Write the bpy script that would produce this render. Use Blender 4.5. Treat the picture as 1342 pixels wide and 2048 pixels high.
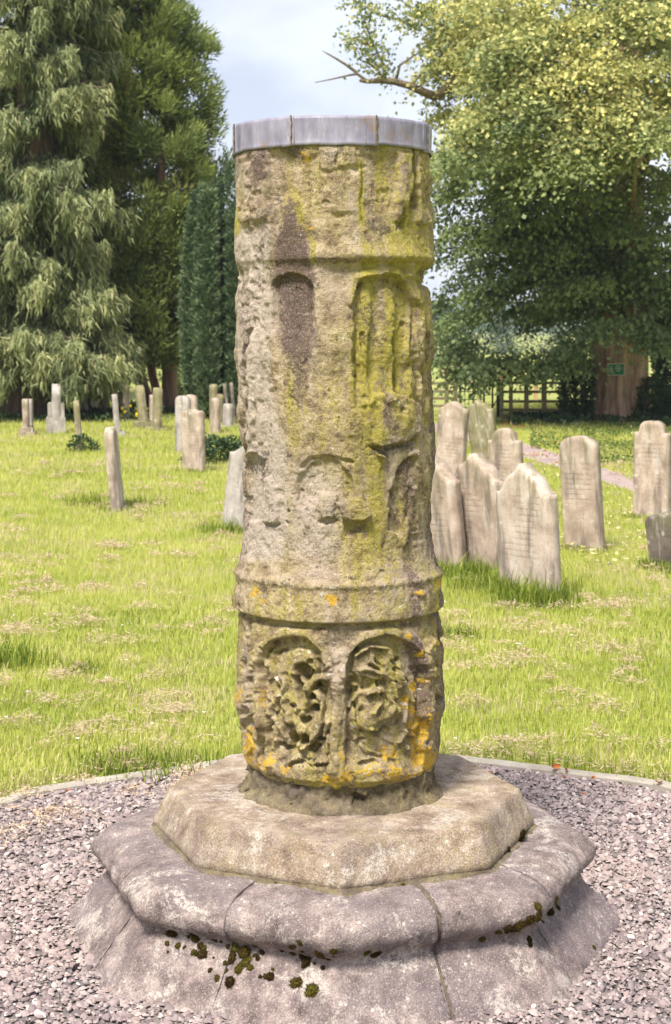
import bpy, math, random
import numpy as np
from mathutils import Vector, Matrix

random.seed(7)
rng = np.random.default_rng(11)
R = math.radians

for o in list(bpy.data.objects):
    bpy.data.objects.remove(o)
scene = bpy.context.scene

# ------------------------------------------------------------------ camera
CAM_H, FPX, HOR, CX = 1.844, 3200.0, 660.0, 671.0      # eye height, focal length and horizon in photo pixels
cam = bpy.data.cameras.new('camera')
camo = bpy.data.objects.new('camera', cam)
scene.collection.objects.link(camo)
camo.location = (0, 0, CAM_H)
camo.rotation_euler = (R(90), 0, 0)
cam.sensor_fit = 'VERTICAL'
cam.sensor_height = 24.0
cam.lens = 24.0 * FPX / 2048.0
cam.shift_y = -(1024.0 - HOR) / 2048.0
cam.clip_start, cam.clip_end = 0.1, 9000
cam.dof.use_dof = True
cam.dof.focus_distance = 4.72
cam.dof.aperture_fstop = 6.5
scene.camera = camo

# ------------------------------------------------------------------ sky, sun, exposure
SUN = Vector((-0.30, -0.62, 1.05)).normalized()
world = bpy.data.worlds.new('World')
scene.world = world
world.use_nodes = True
wn, wl = world.node_tree.nodes, world.node_tree.links
wn.clear()
w_out = wn.new('ShaderNodeOutputWorld')
w_bg = wn.new('ShaderNodeBackground')
w_bg.inputs['Strength'].default_value = 0.10
w_sky = wn.new('ShaderNodeTexSky')
w_sky.sky_type = 'NISHITA'
w_sky.sun_disc = False
w_sky.sun_elevation = math.asin(SUN.z)
w_sky.sun_rotation = math.atan2(SUN.x, SUN.y)
w_tc = wn.new('ShaderNodeTexCoord')
w_map = wn.new('ShaderNodeMapping')
w_map.inputs['Location'].default_value = (4.2, 0.3, 0.40)
w_map.inputs['Scale'].default_value = (1.0, 1.0, 2.1)
w_n = wn.new('ShaderNodeTexNoise')
w_n.inputs['Scale'].default_value = 5.0
w_n.inputs['Detail'].default_value = 6.0
w_n.inputs['Roughness'].default_value = 0.48
w_r = wn.new('ShaderNodeValToRGB')
w_r.color_ramp.elements[0].position = 0.42
w_r.color_ramp.elements[0].color = (1.16, 1.18, 1.40, 1)
w_r.color_ramp.elements[1].position = 0.60
w_r.color_ramp.elements[1].color = (2.0, 2.0, 2.06, 1)
w_mix = wn.new('ShaderNodeMix')
w_mix.data_type = 'RGBA'
w_mix.inputs[0].default_value = 0.90
wl.new(w_tc.outputs['Generated'], w_map.inputs['Vector'])
wl.new(w_map.outputs['Vector'], w_n.inputs['Vector'])
wl.new(w_n.outputs['Fac'], w_r.inputs['Fac'])
wl.new(w_sky.outputs['Color'], w_mix.inputs[6])
wl.new(w_r.outputs['Color'], w_mix.inputs[7])
wl.new(w_mix.outputs[2], w_bg.inputs['Color'])
wl.new(w_bg.outputs['Background'], w_out.inputs['Surface'])

sun = bpy.data.lights.new('sun', 'SUN')
sun.energy = 1.5
sun.angle = R(16)
sun.color = (1.0, 0.93, 0.83)
suno = bpy.data.objects.new('sun', sun)
suno.rotation_euler = SUN.to_track_quat('Z', 'Y').to_euler()
suno.location = (-20, -20, 40)
scene.collection.objects.link(suno)

vs = scene.view_settings
vs.view_transform = 'Standard'
vs.look = 'None'
vs.gamma = 1.0
vs.use_curve_mapping = False
vs.exposure = 2.4
scene.cycles.use_denoising = True
scene.cycles.max_bounces = 5
scene.cycles.diffuse_bounces = 2
scene.cycles.transparent_max_bounces = 6

# ------------------------------------------------------------------ helpers
C = scene.collection


def tag(o, label=None, cat=None, group=None, kind=None):
    if label: o['label'] = label
    if cat: o['category'] = cat
    if group: o['group'] = group
    if kind: o['kind'] = kind
    return o


def empty(name, loc, rz=0.0):
    o = bpy.data.objects.new(name, None)
    o.location = loc
    o.rotation_euler = (0, 0, rz)
    C.objects.link(o)
    return o


def npmesh(name, V, F, smooth=False, attrs=None, mats=None):
    """V (n,3); F (m,k) all faces with k corners"""
    V = np.ascontiguousarray(V, dtype=np.float32)
    F = np.ascontiguousarray(F, dtype=np.int32)
    me = bpy.data.meshes.new(name)
    me.vertices.add(len(V))
    me.vertices.foreach_set('co', V.ravel())
    k = F.shape[1]
    me.loops.add(F.size)
    me.loops.foreach_set('vertex_index', F.ravel())
    me.polygons.add(len(F))
    me.polygons.foreach_set('loop_start', np.arange(0, F.size, k, dtype=np.int32))
    if smooth:
        me.polygons.foreach_set('use_smooth', np.ones(len(F), dtype=bool))
    for an, arr in (attrs or {}).items():
        arr = np.asarray(arr, dtype=np.float32)
        if arr.ndim == 1:
            a = me.attributes.new(an, 'FLOAT', 'POINT')
            a.data.foreach_set('value', arr)
        else:
            a = me.attributes.new(an, 'FLOAT_COLOR', 'POINT')
            if arr.shape[1] == 3:
                arr = np.hstack([arr, np.ones((len(arr), 1), np.float32)])
            a.data.foreach_set('color', np.ascontiguousarray(arr).ravel())
    me.update(calc_edges=True)
    me.validate()
    return me


def obj(name, me, mat=None, parent=None, loc=None):
    o = bpy.data.objects.new(name, me)
    C.objects.link(o)
    if mat is not None and len(me.materials) == 0:
        me.materials.append(mat)
    if parent: o.parent = parent
    if loc is not None: o.location = loc
    return o


def gy(py):                       # distance of a ground point seen at photo row py
    return CAM_H * FPX / (py - HOR)


def gp(px, py, z=0.0):            # ground point
    d = (CAM_H - z) * FPX / (py - HOR)
    return Vector(((px - CX) / FPX * d, d, z))


def at(px, py, d):                # point at a known distance
    return Vector(((px - CX) / FPX * d, d, CAM_H - (py - HOR) / FPX * d))


def _hash(ix, iy, iz, seed):
    h = (ix.astype(np.uint32) * np.uint32(374761393) + iy.astype(np.uint32) * np.uint32(668265263)
         + iz.astype(np.uint32) * np.uint32(2147483647) + np.uint32(seed * 974711 + 12345))
    h = (h ^ (h >> np.uint32(13))) * np.uint32(1274126177)
    h = (h ^ (h >> np.uint32(16))) * np.uint32(2246822519)
    h = h ^ (h >> np.uint32(15))
    return h.astype(np.float32) * np.float32(2.0 / 4294967295.0) - np.float32(1.0)


def vnoise(P, seed=0):
    P = np.asarray(P, dtype=np.float32)
    ip = np.floor(P)
    f = P - ip
    u = f * f * f * (f * (f * 6 - 15) + 10)
    ip = ip.astype(np.int64)
    x0, y0, z0 = ip[:, 0], ip[:, 1], ip[:, 2]
    r = None
    for dx in (0, 1):
        wx = u[:, 0] if dx else 1 - u[:, 0]
        for dy in (0, 1):
            wy = u[:, 1] if dy else 1 - u[:, 1]
            for dz in (0, 1):
                wz = u[:, 2] if dz else 1 - u[:, 2]
                t = _hash(x0 + dx, y0 + dy, z0 + dz, seed) * (wx * wy * wz)
                r = t if r is None else r + t
    return r


ROT = np.array([[0.36, 0.48, -0.8], [-0.8, 0.6, 0.0], [0.48, 0.64, 0.6]], dtype=np.float32)


def fbm(P, oct=4, seed=0, gain=0.5):
    P = np.asarray(P, dtype=np.float32)
    a, s, tot = 1.0, 0.0, 0.0
    for i in range(oct):
        s = s + a * vnoise(P, seed + i)
        tot += a
        a *= gain
        P = (P @ ROT) * 2.03 + 17.3
    return s / tot


def sstep(a, b, x):
    t = np.clip((x - a) / (b - a), 0, 1)
    return t * t * (3 - 2 * t)


def unit(v):
    return v / (np.linalg.norm(v, axis=-1, keepdims=True) + 1e-9)


def seg_dist(px, py, pts):
    d = np.full(px.shape, 1e9, dtype=np.float32)
    for (x0, y0), (x1, y1) in zip(pts[:-1], pts[1:]):
        ex, ey = x1 - x0, y1 - y0
        L = ex * ex + ey * ey + 1e-9
        t = np.clip(((px - x0) * ex + (py - y0) * ey) / L, 0, 1)
        d = np.minimum(d, np.hypot(px - x0 - t * ex, py - y0 - t * ey))
    return d


def poly_sdf(px, py, pts):
    d = seg_dist(px, py, list(pts) + [pts[0]])
    inside = np.zeros(px.shape, dtype=bool)
    n = len(pts)
    j = n - 1
    for i in range(n):
        xi, yi = pts[i]
        xj, yj = pts[j]
        if yi != yj:
            c = ((yi > py) != (yj > py)) & (px < (xj - xi) * (py - yi) / (yj - yi) + xi)
            inside ^= c
        j = i
    return np.where(inside, -d, d)


# ------------------------------------------------------------------ material helpers
class M:
    def __init__(self, name):
        self.m = bpy.data.materials.new(name)
        self.m.use_nodes = True
        self.t = self.m.node_tree
        self.n, self.l = self.t.nodes, self.t.links
        self.n.clear()
        self.out = self.n.new('ShaderNodeOutputMaterial')

    def node(self, typ, **kw):
        n = self.n.new(typ)
        for k, v in kw.items():
            setattr(n, k, v)
        return n

    def sock(self, s, v):
        if hasattr(v, 'default_value') and hasattr(v, 'node'):
            self.l.new(v, s)
        elif v is not None:
            if isinstance(v, (tuple, list)) and len(v) == 3 and s.type == 'RGBA':
                v = (*v, 1)
            s.default_value = v

    def coords(self, which='Object', scale=(1, 1, 1), loc=(0, 0, 0)):
        tc = self.node('ShaderNodeTexCoord')
        mp = self.node('ShaderNodeMapping')
        mp.inputs['Scale'].default_value = scale
        mp.inputs['Location'].default_value = loc
        self.l.new(tc.outputs[which], mp.inputs['Vector'])
        return mp.outputs['Vector']

    def noise(self, vec, scale, detail=4, rough=0.55, dist=0.0):
        n = self.node('ShaderNodeTexNoise')
        self.l.new(vec, n.inputs['Vector'])
        n.inputs['Scale'].default_value = scale
        n.inputs['Detail'].default_value = detail
        n.inputs['Roughness'].default_value = rough
        n.inputs['Distortion'].default_value = dist
        return n.outputs['Fac']

    def voronoi(self, vec, scale, feature='F1', out='Distance', rnd=1.0):
        n = self.node('ShaderNodeTexVoronoi', feature=feature)
        self.l.new(vec, n.inputs['Vector'])
        n.inputs['Scale'].default_value = scale
        n.inputs['Randomness'].default_value = rnd
        return n.outputs[out]

    def ramp(self, fac, stops):
        n = self.node('ShaderNodeValToRGB')
        el = n.color_ramp.elements
        while len(el) < len(stops):
            el.new(0.5)
        for e, (p, c) in zip(el, stops):
            e.position = p
            e.color = (*c, 1) if len(c) == 3 else c
        self.sock(n.inputs['Fac'], fac)
        return n.outputs['Color']

    def step(self, fac, a, b, lo=0.0, hi=1.0):
        n = self.node('ShaderNodeMapRange', interpolation_type='SMOOTHSTEP')
        self.sock(n.inputs['Value'], fac)
        n.inputs['From Min'].default_value = a
        n.inputs['From Max'].default_value = b
        n.inputs['To Min'].default_value = lo
        n.inputs['To Max'].default_value = hi
        return n.outputs['Result']

    def math(self, op, a, b=None, c=None):
        n = self.node('ShaderNodeMath', operation=op)
        self.sock(n.inputs[0], a)
        if b is not None: self.sock(n.inputs[1], b)
        if c is not None: self.sock(n.inputs[2], c)
        return n.outputs[0]

    def mix(self, fac, a, b, blend='MIX'):
        n = self.node('ShaderNodeMix', data_type='RGBA', blend_type=blend)
        self.sock(n.inputs[0], fac)
        self.sock(n.inputs[6], a)
        self.sock(n.inputs[7], b)
        return n.outputs[2]

    def attr(self, name, out='Color'):
        n = self.node('ShaderNodeAttribute', attribute_name=name)
        return n.outputs[out]

    def sep(self, col):
        n = self.node('ShaderNodeSeparateColor')
        self.l.new(col, n.inputs[0])
        return n.outputs[0], n.outputs[1], n.outputs[2]

    def sepxyz(self, v):
        n = self.node('ShaderNodeSeparateXYZ')
        self.l.new(v, n.inputs[0])
        return n.outputs

    def bump(self, h, strength=0.5, dist=0.01, normal=None):
        n = self.node('ShaderNodeBump')
        n.inputs['Strength'].default_value = strength
        n.inputs['Distance'].default_value = dist
        self.l.new(h, n.inputs['Height'])
        if normal is not None: self.l.new(normal, n.inputs['Normal'])
        return n.outputs['Normal']

    def objrand(self):
        return self.node('ShaderNodeObjectInfo').outputs['Random']

    def principled(self, col, rough=0.9, normal=None, metallic=0.0, spec=0.3):
        p = self.node('ShaderNodeBsdfPrincipled')
        self.sock(p.inputs['Base Color'], col)
        self.sock(p.inputs['Roughness'], rough)
        self.sock(p.inputs['Metallic'], metallic)
        p.inputs['Specular IOR Level'].default_value = spec
        if normal is not None: self.l.new(normal, p.inputs['Normal'])
        self.l.new(p.outputs['BSDF'], self.out.inputs['Surface'])
        return p

    def leafy(self, col, trans=0.35, rough=0.6, spec=0.25, tcol=None):
        p = self.node('ShaderNodeBsdfPrincipled')
        self.sock(p.inputs['Base Color'], col)
        p.inputs['Roughness'].default_value = rough
        p.inputs['Specular IOR Level'].default_value = spec
        t = self.node('ShaderNodeBsdfTranslucent')
        self.sock(t.inputs['Color'], tcol if tcol is not None else col)
        mx = self.node('ShaderNodeMixShader')
        mx.inputs[0].default_value = trans
        self.l.new(p.outputs['BSDF'], mx.inputs[1])
        self.l.new(t.outputs['BSDF'], mx.inputs[2])
        self.l.new(mx.outputs[0], self.out.inputs['Surface'])


# ---- shaft stone
m = M('shaft_sandstone')
v = m.coords('Object')
vz = m.coords('Object', scale=(1, 1, 0.16))
n_big = m.noise(v, 5.0, 6, 0.6)
n_mid = m.noise(v, 20.0, 7, 0.68)
n_fine = m.noise(v, 85.0, 5, 0.75)
n_grain = m.noise(v, 230.0, 3, 0.7)
n_str = m.noise(vz, 24.0, 6, 0.65)
col = m.ramp(n_mid, [(0.34, (0.115, 0.082, 0.050)), (0.44, (0.265, 0.20, 0.118)), (0.54, (0.435, 0.345, 0.205)), (0.66, (0.64, 0.53, 0.355))])
col = m.mix(m.step(n_big, 0.46, 0.62, 0, 0.6), col, m.mix(n_fine, (0.26, 0.195, 0.17), (0.52, 0.42, 0.36)))
col = m.mix(m.step(n_str, 0.50, 0.66, 0, 0.42), col, (0.38, 0.32, 0.13))
a1, a2, a3 = m.sep(m.attr('stain'))
b1, b2, b3 = m.sep(m.attr('lichen'))
c_f = m.math('MULTIPLY', m.math('SUBTRACT', n_fine, 0.5), 2.2)
c_m = m.math('MULTIPLY', m.math('SUBTRACT', n_mid, 0.5), 1.6)
brk = m.math('ADD', c_f, c_m)                                   # signed break-up of every stain edge
def thr(mask, a, b, k=0.55):
    return m.step(m.math('ADD', mask, m.math('MULTIPLY', brk, k)), a, b)
col = m.mix(m.math('MULTIPLY', thr(b2, 0.10, 0.75, 0.9), 0.85), col, m.mix(n_fine, (0.36, 0.295, 0.26), (0.64, 0.55, 0.48)))
alg = m.mix(m.noise(v, 30.0, 6, 0.75), (0.16, 0.14, 0.018), (0.54, 0.465, 0.065))
a2s = m.math('ADD', a2, m.math('MULTIPLY', m.math('SUBTRACT', n_str, 0.5), 1.6))
col = m.mix(m.math('MULTIPLY', thr(a2s, 0.20, 0.90, 1.2), m.step(a2, 0.05, 0.3, 0.0, 0.92)), col, alg)
crust = m.mix(m.step(n_fine, 0.3, 0.7), (0.042, 0.028, 0.030), (0.165, 0.108, 0.10))
col = m.mix(m.math('MULTIPLY', thr(a1, 0.16, 0.92, 1.3), 0.95), col, crust)
dk = m.mix(n_fine, (0.06, 0.048, 0.04), (0.16, 0.125, 0.10))
col = m.mix(m.math('MULTIPLY', thr(b3, 0.28, 0.85, 1.3), 0.88), col, dk)
col = m.mix(m.math('MULTIPLY', m.math('MULTIPLY', thr(a3, 0.42, 0.58, 1.2), m.step(a3, 0.10, 0.22)), 0.93), col, m.mix(n_fine, (0.46, 0.25, 0.012), (0.66, 0.44, 0.035)))
col = m.mix(m.math('MULTIPLY', thr(b1, 0.45, 0.62, 0.7), 0.85), col, (0.60, 0.57, 0.53))
# sand grain speckle
col = m.mix(m.step(n_grain, 0.54, 0.68, 0, 0.60), col, (0.115, 0.088, 0.068))
col = m.mix(m.step(n_grain, 0.46, 0.32, 0, 0.45), col, (0.60, 0.52, 0.40))
h = m.math('ADD', m.math('MULTIPLY', n_fine, 1.4), m.math('MULTIPLY', n_grain, 0.7))
h = m.math('ADD', h, m.math('MULTIPLY', n_mid, 1.0))
m.principled(col, 0.92, m.bump(h, 0.9, 0.008), spec=0.2)
MAT_SHAFT = m.m

# ---- base stones
def base_stone(name, c0, c1, c2, yellow=0.0, purple=0.6, white=1.0):
    m = M(name)
    v = m.coords('Object')
    n1 = m.noise(v, 3.6, 7, 0.62)
    n2 = m.noise(v, 13.0, 8, 0.72)
    n3 = m.noise(v, 75.0, 5, 0.75)
    n4 = m.noise(v, 210.0, 3, 0.7)
    col = m.ramp(n2, [(0.33, c0), (0.48, c1), (0.66, c2)])
    col = m.mix(m.step(n1, 0.44, 0.60, 0, purple), col, m.mix(n3, (0.10, 0.08, 0.09), (0.25, 0.205, 0.212)))
    col = m.mix(m.math('MULTIPLY', m.step(m.noise(v, 5.5, 9, 0.75, 0.5), 0.52, 0.60, 0, 0.8 * white), m.step(n3, 0.40, 0.56)), col, (0.56, 0.51, 0.455))
    if yellow:
        col = m.mix(m.math('MULTIPLY', m.step(m.noise(v, 7.0, 9, 0.75), 0.48, 0.62), yellow), col, (0.36, 0.29, 0.11))
    sp = m.voronoi(v, 42.0)
    col = m.mix(m.math('MULTIPLY', m.step(sp, 0.26, 0.14), m.step(n2, 0.50, 0.60, 0, white)), col, (0.55, 0.52, 0.47))
    col = m.mix(m.step(n4, 0.53, 0.66, 0, 0.65), col, (0.10, 0.083, 0.078))
    col = m.mix(m.step(n4, 0.46, 0.33, 0, 0.1 + 0.4 * white), col, (0.60, 0.54, 0.48))
    col = m.mix(m.step(n3, 0.54, 0.70, 0, 0.5), col, (0.14, 0.115, 0.105))
    h = m.math('ADD', n3, m.math('MULTIPLY', n4, 0.6))
    h = m.math('ADD', h, m.math('MULTIPLY', n2, 1.2))
    m.principled(col, 0.93, m.bump(h, 0.9, 0.007), spec=0.2)
    return m.m
MAT_BASE = base_stone('base_stone_grey', (0.09, 0.066, 0.066), (0.22, 0.171, 0.162), (0.44, 0.36, 0.33))
MAT_SLAB = base_stone('slab_stone_buff', (0.145, 0.10, 0.072), (0.29, 0.217, 0.155), (0.52, 0.43, 0.34), 0.30, 0.35)
MAT_MORTAR = base_stone('mortar', (0.045, 0.036, 0.02), (0.115, 0.09, 0.05), (0.22, 0.18, 0.105), 0.35, 0.3, 0.15)

# ---- lead
m = M('weathered_lead')
v = m.coords('Object')
vz = m.coords('Object', scale=(1, 1, 0.25))
n1 = m.noise(vz, 16.0, 6, 0.62)
n2 = m.noise(v, 60.0, 4, 0.6)
col = m.ramp(n1, [(0.3, (0.125, 0.115, 0.165)), (0.50, (0.225, 0.212, 0.285)), (0.72, (0.36, 0.345, 0.42))])
col = m.mix(m.step(m.noise(vz, 40.0, 4, 0.7), 0.6, 0.72, 0, 0.55), col, (0.46, 0.45, 0.46))
col = m.mix(m.step(m.noise(v, 11.0, 7, 0.72), 0.54, 0.68, 0, 0.7), col, (0.24, 0.165, 0.13))
m.principled(col, m.step(n2, 0.3, 0.7, 0.42, 0.62), m.bump(m.math('ADD', n1, m.math('MULTIPLY', n2, 0.3)), 0.35, 0.006), metallic=0.05, spec=0.35)
MAT_LEAD = m.m

# ---- gravestones
def grave_mat(name, c0, c1, c2, moss=0.35):
    m = M(name)
    r = m.objrand()
    tc = m.node('ShaderNodeTexCoord')
    off = m.node('ShaderNodeVectorMath', operation='ADD')
    cmb = m.node('ShaderNodeCombineXYZ')
    for i in range(3): m.l.new(m.math('MULTIPLY', r, 37.0 + 11 * i), cmb.inputs[i])
    m.l.new(tc.outputs['Object'], off.inputs[0]); m.l.new(cmb.outputs[0], off.inputs[1])
    v = off.outputs[0]
    mp = m.node('ShaderNodeMapping'); mp.inputs['Scale'].default_value = (1, 1, 0.18); m.l.new(v, mp.inputs['Vector'])
    vz = mp.outputs['Vector']
    n1 = m.noise(vz, 11.0, 5, 0.6)
    n2 = m.noise(v, 6.0, 6, 0.65)
    n3 = m.noise(v, 70.0, 4, 0.65)
    col = m.ramp(n2, [(0.3, c0), (0.5, c1), (0.72, c2)])
    col = m.mix(m.step(n1, 0.48, 0.66, 0, 0.7), col, (0.13, 0.105, 0.09))
    col = m.mix(m.step(m.noise(vz, 20.0, 3, 0.5), 0.55, 0.7, 0, 0.5), col, (0.46, 0.43, 0.40))
    z = m.sepxyz(tc.outputs['Generated'])
    # green algae and soot washed down from the head of the stone
    top = m.math('MULTIPLY', m.step(z[2], 0.55, 1.0), m.step(n1, 0.38, 0.62))
    col = m.mix(m.math('MULTIPLY', top, moss), col, (0.21, 0.20, 0.085))
    col = m.mix(m.step(n3, 0.56, 0.72, 0, 0.5), col, (0.12, 0.095, 0.08))
    col = m.mix(m.math('MULTIPLY', m.step(m.voronoi(v, 11.0), 0.30, 0.18), m.step(n2, 0.5, 0.6, 0, 0.7)), col, (0.55, 0.52, 0.45))
    # rows of worn lettering on the face
    oxyz = m.sepxyz(tc.outputs['Object'])
    rows = m.math('SINE', m.math('MULTIPLY', oxyz[2], 150.0))
    lets = m.noise(v, 95.0, 1, 0.5)
    txt = m.math('MULTIPLY', m.step(rows, 0.2, 0.7), m.step(lets, 0.46, 0.56))
    band = m.math('MULTIPLY', m.step(z[2], 0.32, 0.40), m.step(z[2], 0.84, 0.76))
    side = m.step(m.math('ABSOLUTE', m.math('SUBTRACT', z[0], 0.5)), 0.42, 0.36)
    face = m.step(m.math('ABSOLUTE', m.math('SUBTRACT', z[1], 0.5)), 0.30, 0.42)
    txt = m.math('MULTIPLY', m.math('MULTIPLY', txt, band), m.math('MULTIPLY', side, face))
    txt = m.math('MULTIPLY', txt, m.step(m.noise(v, 4.0, 3, 0.5), 0.42, 0.58))
    col = m.mix(m.math('MULTIPLY', txt, 0.32), col, (0.17, 0.13, 0.115))
    hh = m.math('SUBTRACT', m.math('ADD', n3, n2), txt)
    m.principled(col, 0.93, m.bump(hh, 0.5, 0.006), spec=0.2)
    return m.m
MAT_G_BUFF = grave_mat('gravestone_buff', (0.235, 0.178, 0.14), (0.40, 0.315, 0.255), (0.54, 0.445, 0.38))
MAT_G_PALE = grave_mat('gravestone_pale', (0.32, 0.25, 0.20), (0.49, 0.40, 0.34), (0.61, 0.52, 0.455), 0.45)
MAT_G_GREY = grave_mat('gravestone_grey', (0.25, 0.22, 0.20), (0.37, 0.335, 0.31), (0.47, 0.435, 0.40), 0.2)
MAT_G_MOSS = grave_mat('gravestone_mossy', (0.16, 0.14, 0.08), (0.26, 0.23, 0.13), (0.36, 0.31, 0.20), 0.6)
MAT_G_DARK = grave_mat('gravestone_dark', (0.09, 0.075, 0.065), (0.145, 0.12, 0.105), (0.24, 0.205, 0.18), 0.4)

# ---- ground
m = M('lawn')
v = m.coords('Object')
xyz = m.sepxyz(v)
n1 = m.noise(v, 0.9, 5, 0.6)
n2 = m.noise(v, 5.0, 6, 0.65)
n3 = m.noise(v, 60.0, 4, 0.7)
col = m.ramp(n1, [(0.3, (0.21, 0.26, 0.04)), (0.52, (0.33, 0.36, 0.075)), (0.72, (0.44, 0.43, 0.15))])
col = m.mix(m.step(n2, 0.50, 0.68, 0, 0.7), col, (0.30, 0.35, 0.06))
col = m.mix(m.step(m.noise(v, 2.6, 7, 0.7), 0.60, 0.72, 0, 0.55), col, (0.44, 0.37, 0.24))
col = m.mix(m.step(n3, 0.52, 0.75, 0, 0.4), col, (0.10, 0.145, 0.02))
# rougher pasture beyond the fence
far = m.step(xyz[1], 36.0, 40.0)
past = m.ramp(m.noise(v, 0.16, 6, 0.6), [(0.35, (0.24, 0.29, 0.07)), (0.6, (0.36, 0.37, 0.13))])
col = m.mix(far, col, past)
m.principled(col, 0.95, m.bump(m.math('ADD', n2, n3), 0.8, 0.03), spec=0.1)
MAT_LAWN = m.m

m = M('grass_blade')
t1, t2, t3 = m.sep(m.attr('tint'))
col = m.ramp(t1, [(0.0, (0.11, 0.17, 0.022)), (0.35, (0.31, 0.37, 0.055)), (0.70, (0.50, 0.51, 0.125)), (1.0, (0.62, 0.58, 0.25))])
col = m.mix(t2, col, (0.60, 0.49, 0.33))
m.leafy(col, 0.35, 0.6, 0.2)
MAT_GRASS = m.m

m = M('dry_clippings')
t1, t2, t3 = m.sep(m.attr('tint'))
m.leafy(m.ramp(t1, [(0.0, (0.38, 0.28, 0.16)), (0.5, (0.60, 0.46, 0.32)), (1.0, (0.72, 0.59, 0.45))]), 0.25, 0.8, 0.1)
MAT_STRAW = m.m

m = M('gravel_ground')
v = m.coords('Object')
n1 = m.noise(v, 160.0, 3, 0.6)
col = m.ramp(n1, [(0.3, (0.10, 0.09, 0.09)), (0.7, (0.24, 0.215, 0.21))])
col = m.mix(m.step(m.noise(v, 1.6, 5, 0.6), 0.5, 0.65, 0, 0.5), col, (0.30, 0.25, 0.22))
m.principled(col, 0.95, m.bump(n1, 0.8, 0.01), spec=0.1)
MAT_GRAVELBED = m.m

m = M('gravel_pebble')
t1, t2, t3 = m.sep(m.attr('tint'))
v = m.coords('Object')
col = m.ramp(t1, [(0.0, (0.13, 0.102, 0.105)), (0.4, (0.26, 0.207, 0.207)), (0.75, (0.38, 0.322, 0.305)), (0.93, (0.50, 0.44, 0.41)), (1.0, (0.64, 0.59, 0.55))])
col = m.mix(m.math('MULTIPLY', t2, 0.6), col, (0.40, 0.30, 0.26))
col = m.mix(m.step(m.noise(v, 240.0, 3, 0.6), 0.5, 0.7, 0, 0.35), col, (0.12, 0.11, 0.115))
m.principled(col, 0.85, spec=0.25)
MAT_PEBBLE = m.m

m = M('concrete_kerb')
v = m.coords('Object')
n1 = m.noise(v, 9.0, 6, 0.65); n2 = m.noise(v, 160.0, 3, 0.6)
col = m.ramp(n1, [(0.3, (0.26, 0.23, 0.19)), (0.7, (0.42, 0.385, 0.33))])
col = m.mix(m.step(n2, 0.55, 0.72, 0, 0.5), col, (0.18, 0.16, 0.14))
m.principled(col, 0.92, m.bump(n2, 0.6, 0.004), spec=0.2)
MAT_KERB = m.m

m = M('path_tarmac')
v = m.coords('Object')
n1 = m.noise(v, 1.2, 6, 0.65); n2 = m.noise(v, 60.0, 3, 0.6)
col = m.ramp(n1, [(0.3, (0.26, 0.20, 0.19)), (0.7, (0.38, 0.30, 0.285))])
col = m.mix(m.step(n2, 0.55, 0.72, 0, 0.4), col, (0.14, 0.12, 0.12))
col = m.mix(m.step(m.noise(v, 5.0, 6, 0.7), 0.6, 0.7, 0, 0.6), col, (0.36, 0.22, 0.13))
m.principled(col, 0.9, m.bump(n2, 0.5, 0.01), spec=0.2)
MAT_PATH = m.m


def leafmat(name, stops, flower=None, trans=0.3):
    m = M(name)
    t1, t2, t3 = m.sep(m.attr('tint'))
    col = m.ramp(t1, stops)
    if flower: col = m.mix(t2, col, flower)
    m.leafy(col, trans, 0.55, 0.3)
    return m.m
MAT_LIME = leafmat('lime_leaf', [(0.0, (0.10, 0.145, 0.062)), (0.5, (0.18, 0.24, 0.10)), (1.0, (0.29, 0.35, 0.13))], (0.74, 0.68, 0.26), 0.35)
MAT_SPRUCE = leafmat('weeping_conifer_leaf', [(0.0, (0.085, 0.12, 0.05)), (0.5, (0.215, 0.255, 0.115)), (1.0, (0.42, 0.43, 0.20))], (0.38, 0.34, 0.21), 0.3)
MAT_SPRUCE_D = leafmat('dark_conifer_leaf', [(0.0, (0.08, 0.12, 0.07)), (0.55, (0.16, 0.215, 0.12)), (1.0, (0.26, 0.31, 0.17))], None, 0.3)
MAT_CEDAR = leafmat('cedar_leaf', [(0.0, (0.11, 0.15, 0.05)), (0.5, (0.23, 0.285, 0.085)), (1.0, (0.38, 0.43, 0.13))], (0.30, 0.21, 0.10), 0.35)
MAT_YEW = leafmat('columnar_yew_leaf', [(0.0, (0.06, 0.10, 0.055)), (0.5, (0.14, 0.20, 0.10)), (1.0, (0.25, 0.32, 0.155))], None, 0.25)
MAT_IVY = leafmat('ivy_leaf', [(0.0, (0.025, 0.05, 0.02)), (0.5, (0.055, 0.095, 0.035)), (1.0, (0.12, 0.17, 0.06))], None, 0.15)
MAT_SHADE_LEAF = leafmat('shade_stand_in_leaf', [(0.0, (0.06, 0.10, 0.025)), (0.5, (0.12, 0.175, 0.04)), (1.0, (0.20, 0.25, 0.06))], None, 0.25)  # dark green for the leaves that stand in for shade on the lawn
MAT_HEDGE = leafmat('hedge_leaf', [(0.0, (0.10, 0.15, 0.04)), (0.5, (0.20, 0.26, 0.07)), (1.0, (0.34, 0.37, 0.13))], (0.30, 0.19, 0.14), 0.3)
MAT_FARLEAF = leafmat('distant_leaf', [(0.0, (0.06, 0.09, 0.07)), (0.5, (0.10, 0.14, 0.10)), (1.0, (0.16, 0.20, 0.13))], None, 0.2)


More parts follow.
